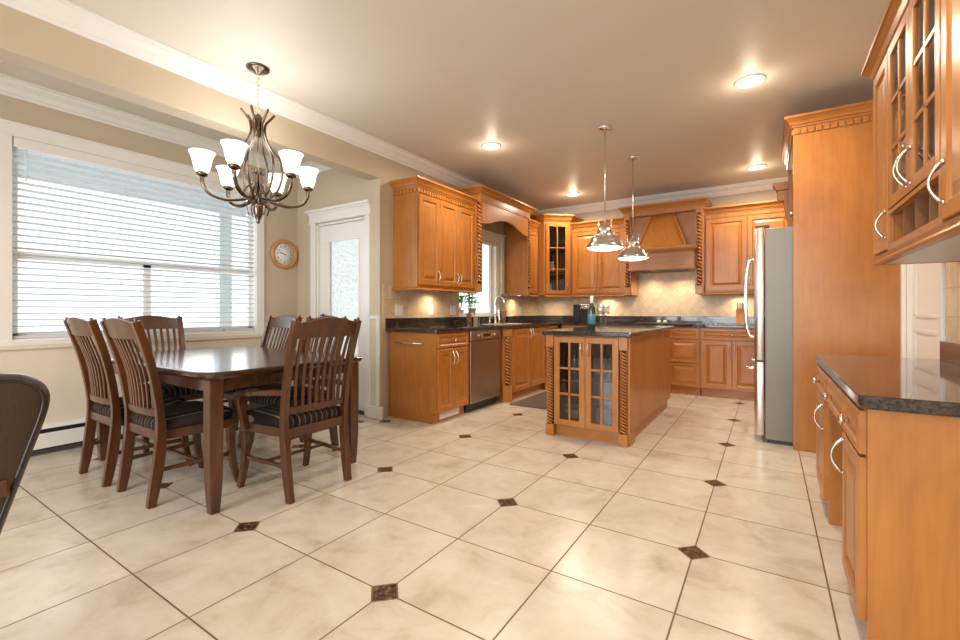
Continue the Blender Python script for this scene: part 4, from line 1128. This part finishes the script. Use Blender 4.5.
MB().loops([[(x*k, y*k, z) for x, y in ((-.2, -.36), (.2, -.36), (.2, .36), (-.2, .36))] for k, z in ((1, 0), (1, .003), (.95, .003), (.94, .001))], smooth=False, cap1=True).build('rim', 'steel', sn)
# bamboo vase
vz = thing('bamboo_vase', 'tall glass vase of brown pebbles holding lucky bamboo stalks on the sink counter', 'vase', (-3.10, 4.53, CT))
MB().lathe([(.032, 0), (.034, .20), (.032, .20), (.030, .004), (.001, .004)], (0, 0, 0), 18, caps=False).build('glass_cylinder', 'glass', vz)
MB().lathe([(.001, .004), (.029, .004), (.030, .13), (.001, .135)], (0, 0, 0), 14).build('pebbles', 'stone', vz)
def leaves(mb, origin, n, L, w_, up=.3, spread=1.0, droop=.4):
    for i in range(n):
        a = 2*PI*(i/n)+random.uniform(-.3, .3); l = L*random.uniform(.7, 1.1); u = up*random.uniform(.5, 1.5)
        d_ = Vector((math.cos(a)*spread, math.sin(a)*spread, u)).normalized(); sd = Vector((-math.sin(a), math.cos(a), 0))
        o = Vector(origin); pts = []
        for t, ww in ((0, .15), (.3, .9), (.6, 1), (.85, .5), (1, .03)):
            p = o+d_*l*t+Vector((0, 0, -droop*l*t*t)); pts.append((p-sd*w_/2*ww, p+sd*w_/2*ww, p+Vector((0, 0, -w_*.12*ww))))
        vs = [q for p in pts for q in p]
        fs = []
        for k in range(4):
            b0 = k*3; fs += [(b0, b0+2, b0+5, b0+3), (b0+2, b0+1, b0+4, b0+5)]
        mb.add(vs, fs, True)
for i, (dx, dy, hh_) in enumerate(((0, 0, .48), (.012, .012, .40), (-.012, .012, .44), (.005, -.014, .34))):
    st = MB().tube([(dx*.3, dy*.3, .02), (dx, dy, .2), (dx*2.4, dy*2.4+.01*i, hh_)], .0055, 7).build('stalk', 'stem', vz)
    lf = MB()
    for t in (.65, .8, .92, 1.0): leaves(lf, (dx*2.2, dy*2.2+.01*i, hh_*t), 5, .16, .032, .6, 1, .5)
    lf.build('leaves', 'leaf', st)
def potted(label, x, y, z, r, h, n, L, mat, up=.8, droop=.6, pot='terracotta', stemh=.10):
    p = thing('potted_plant', label, 'plant', (x, y, z))
    MB().lathe([(.001, 0), (r*.7, 0), (r, h*.8), (r*1.08, h*.82), (r*1.08, h), (r*.95, h), (r*.9, h*.88), (.001, h*.88)], (0, 0, 0), 20).build('pot', pot, p)
    s_ = MB(); lf = MB()
    for i in range(7):
        a = 2*PI*i/7; rr = r*random.uniform(.2, 1.2); e = (rr*math.cos(a), rr*math.sin(a), h+stemh*random.uniform(.5, 1.2))
        s_.tube([(rr*.3*math.cos(a), rr*.3*math.sin(a), h*.85), e], .003, 5); leaves(lf, e, n, L, L*.26, up, 1, droop)
    s_.build('stems', 'stem', p); lf.build('foliage', mat, p)
    return p
potted('dense green plant in a clay pot on the window sill left of the faucet', XS-.055, 4.95, 1.018, .052, .10, 5, .09, 'leaf')
potted('bright green leafy plant in a white pot on the sill behind the bamboo vase', XS-.055, 4.68, 1.018, .045, .08, 6, .11, 'leaf', 1.2, .3, 'china', .14)
potted('pale grey-green plant in a clay pot right of the faucet', XS+.10, 5.50, CT, .055, .20, 6, .10, 'leaf_pale', 1.4, .4, 'terracotta', .16)
bx = thing('storage_box', 'small black box on the counter in front of the white outlet plate', 'box', (XS+.075, 4.40, CT))
MB().box(-.03, .03, -.035, .035, 0, .045).build('body', 'black', bx, .004)
MB().box(-.032, .032, -.037, .037, .045, .057).build('lid', 'black', bx, .003)
# bottle and glasses on the island
wbt = thing('wine_bottle', 'dark green wine bottle with teal label standing on the island', 'bottle', (-1.455, 4.26, CT+.0005))
MB().lathe([(.001, 0), (.034, 0), (.037, .006), (.037, .175), (.033, .20), (.018, .225), (.0145, .245), (.0145, .30), (.0165, .302), (.0165, .312), (.001, .314)], (0, 0, 0), 24).build('body', 'bottle', wbt)
MB().lathe([(.0374, .04), (.0378, .041), (.0378, .135), (.0374, .136)], (0, 0, 0), 24, caps=False).build('label_wrap', 'teal', wbt)
MB().lathe([(.0152, .245), (.0156, .246), (.0172, .303), (.0172, .314), (.001, .316)], (0, 0, 0), 20, caps=False).build('foil_capsule', 'foil', wbt)
def wineglass(label, x, y):
    g = thing('wine_glass', label, 'glass', (x, y, CT+.0005))
    MB().lathe([(.001, 0), (.036, 0), (.036, .002), (.008, .006), (.001, .008)], (0, 0, 0), 24).build('foot', 'glassware', g)
    MB().tube([(0, 0, .004), (0, 0, .11)], .0038, 8).build('stem', 'glassware', g)
    MB().lathe([(.002, .11), (.02, .12), (.036, .145), (.042, .175), (.040, .205), (.034, .235), (.0325, .235), (.0385, .205), (.0405, .175), (.0345, .147), (.019, .124), (.002, .116)], (0, 0, 0), 26, caps=False).build('bowl', 'glassware', g)
wineglass('empty stemmed wine glass on the island, closer to the bottle', -1.375, 4.30)
wineglass('empty stemmed wine glass on the island, farther from the bottle', -1.362, 4.41)
# black appliance with utensils at the back counter
kc = thing('utensil_caddy', 'black countertop caddy of silver utensils on the back counter behind the wine bottle', 'caddy', (-2.42, 6.56, CT))
MB().box(-.09, .01, -.07, .08, 0, .27).build('tower', 'black', kc, .008)
MB().box(.015, .15, -.07, .08, 0, .20).build('holder', 'black', kc, .008)
for i, x in enumerate((.03, .05, .07, .09, .11, .13)):
    m = MB().tube([(x, -.03+.03*(i % 2), .15), (x+.006*(i-2.5), -.05, .255)], .006, 6); m.sphere((x+.006*(i-2.5), -.05, .262), .013, 8, 1.5); m.build('utensil', 'chrome', kc)
kb_ = thing('knife_block', 'light wooden knife block with black handles near the refrigerator', 'knife block', (-.30, 6.60, CT))
MB().prism([(-.10, 0), (.06, 0), (.10, .12), (-.02, .20)], -.045, .045, 'x').build('block', 'oak', kb_, .004)
hn = 0
for ix in (-.025, 0, .025):
    for t in (0, 1):
        y = -.005+.05*t; z = .19-.035*t
        MB().bar([(ix, y, z-.01), (ix, y-.045, z+.085)], .014, .022).build('knife_handle', 'black', kb_, .003); hn += 1
for i, (x, lab) in enumerate(((-1.31, 'small white ceramic shaker on the back counter, left of the pair'), (-1.225, 'small white ceramic shaker on the back counter, right of the pair'))):
    s_ = MB().lathe([(.001, 0), (.026, 0), (.030, .014), (.026, .03), (.012, .038), (.001, .04)], (0, 0, 0), 16).build('salt_shaker', 'china', None, 0, (x, 6.72, CT+.001+.0)); tag(s_, lab, 'shaker', 'shakers by the cooktop')
# cabinet contents
for i, (x, y, z, lab) in enumerate(((-1.46, 3.82, .4855, 'left'), (-1.33, 3.84, .4855, 'middle left'), (-1.18, 3.82, .4855, 'middle right'), (-1.07, 3.84, .4855, 'right'))):
    b = MB().lathe([(.001, 0), (.035, 0), (.037, .17), (.030, .20), (.014, .23), (.014, .29), (.001, .292)], (0, 0, 0), 16).build('stored_bottle', 'bottle', None, 0, (x, y, z))
    tag(b, 'dark bottle on the shelf inside the island, ' + lab + ' of the row of four', 'bottle', 'bottles inside the island')
pt = MB().lathe([(.001, 0), (.11, 0), (.12, .02), (.12, .12), (.115, .12), (.11, .02), (.001, .01)], (0, 0, 0), 24).build('stock_pot', 'dkgrey', None, 0, (-1.14, 3.83, .1255)); tag(pt, 'dark pot at the bottom of the island behind the right glazed door', 'pot')
pt = MB().lathe([(.001, 0), (.06, 0), (.12, .05), (.135, .09), (.13, .09), (.115, .05), (.055, .01), (.001, .008)], (0, 0, 0), 24).build('mixing_bowl', 'terracotta', None, 0, (-1.44, 3.83, .1255)); tag(pt, 'brown bowl at the bottom of the island behind the left glazed door', 'bowl')
for i, (z, hh_, lab) in enumerate(((UZ+.0205, .16, 'white pitcher on the bottom shelf of the diagonal corner cabinet'), (1.6955, .15, 'white pitcher on the middle shelf of the diagonal corner cabinet'))):
    p = MB().lathe([(.001, 0), (.04, 0), (.05, hh_*.4), (.032, hh_*.8), (.04, hh_), (.035, hh_), (.028, hh_*.8), (.044, hh_*.4), (.001, .01)], (0, 0, 0), 18).build('pitcher', 'china', None, 0, (-2.86+.03*i, 6.40, z)); tag(p, lab, 'pitcher')
og = thing('glass_ornament', 'small clear glass ornament in an open cubby above the desk', 'ornament', (.56, 2.30, 1.3805))
MB().lathe([(.001, 0), (.022, 0), (.022, .004), (.006, .012), (.006, .045), (.020, .065), (.020, .095), (.018, .095), (.016, .066), (.002, .05)], (0, 0, 0), 16, caps=False).build('bowl', 'glass', og)
MB().lathe([(.001, 0), (.023, 0), (.023, .006), (.001, .007)], (0, 0, 0), 16).build('foot', 'chrome', og)
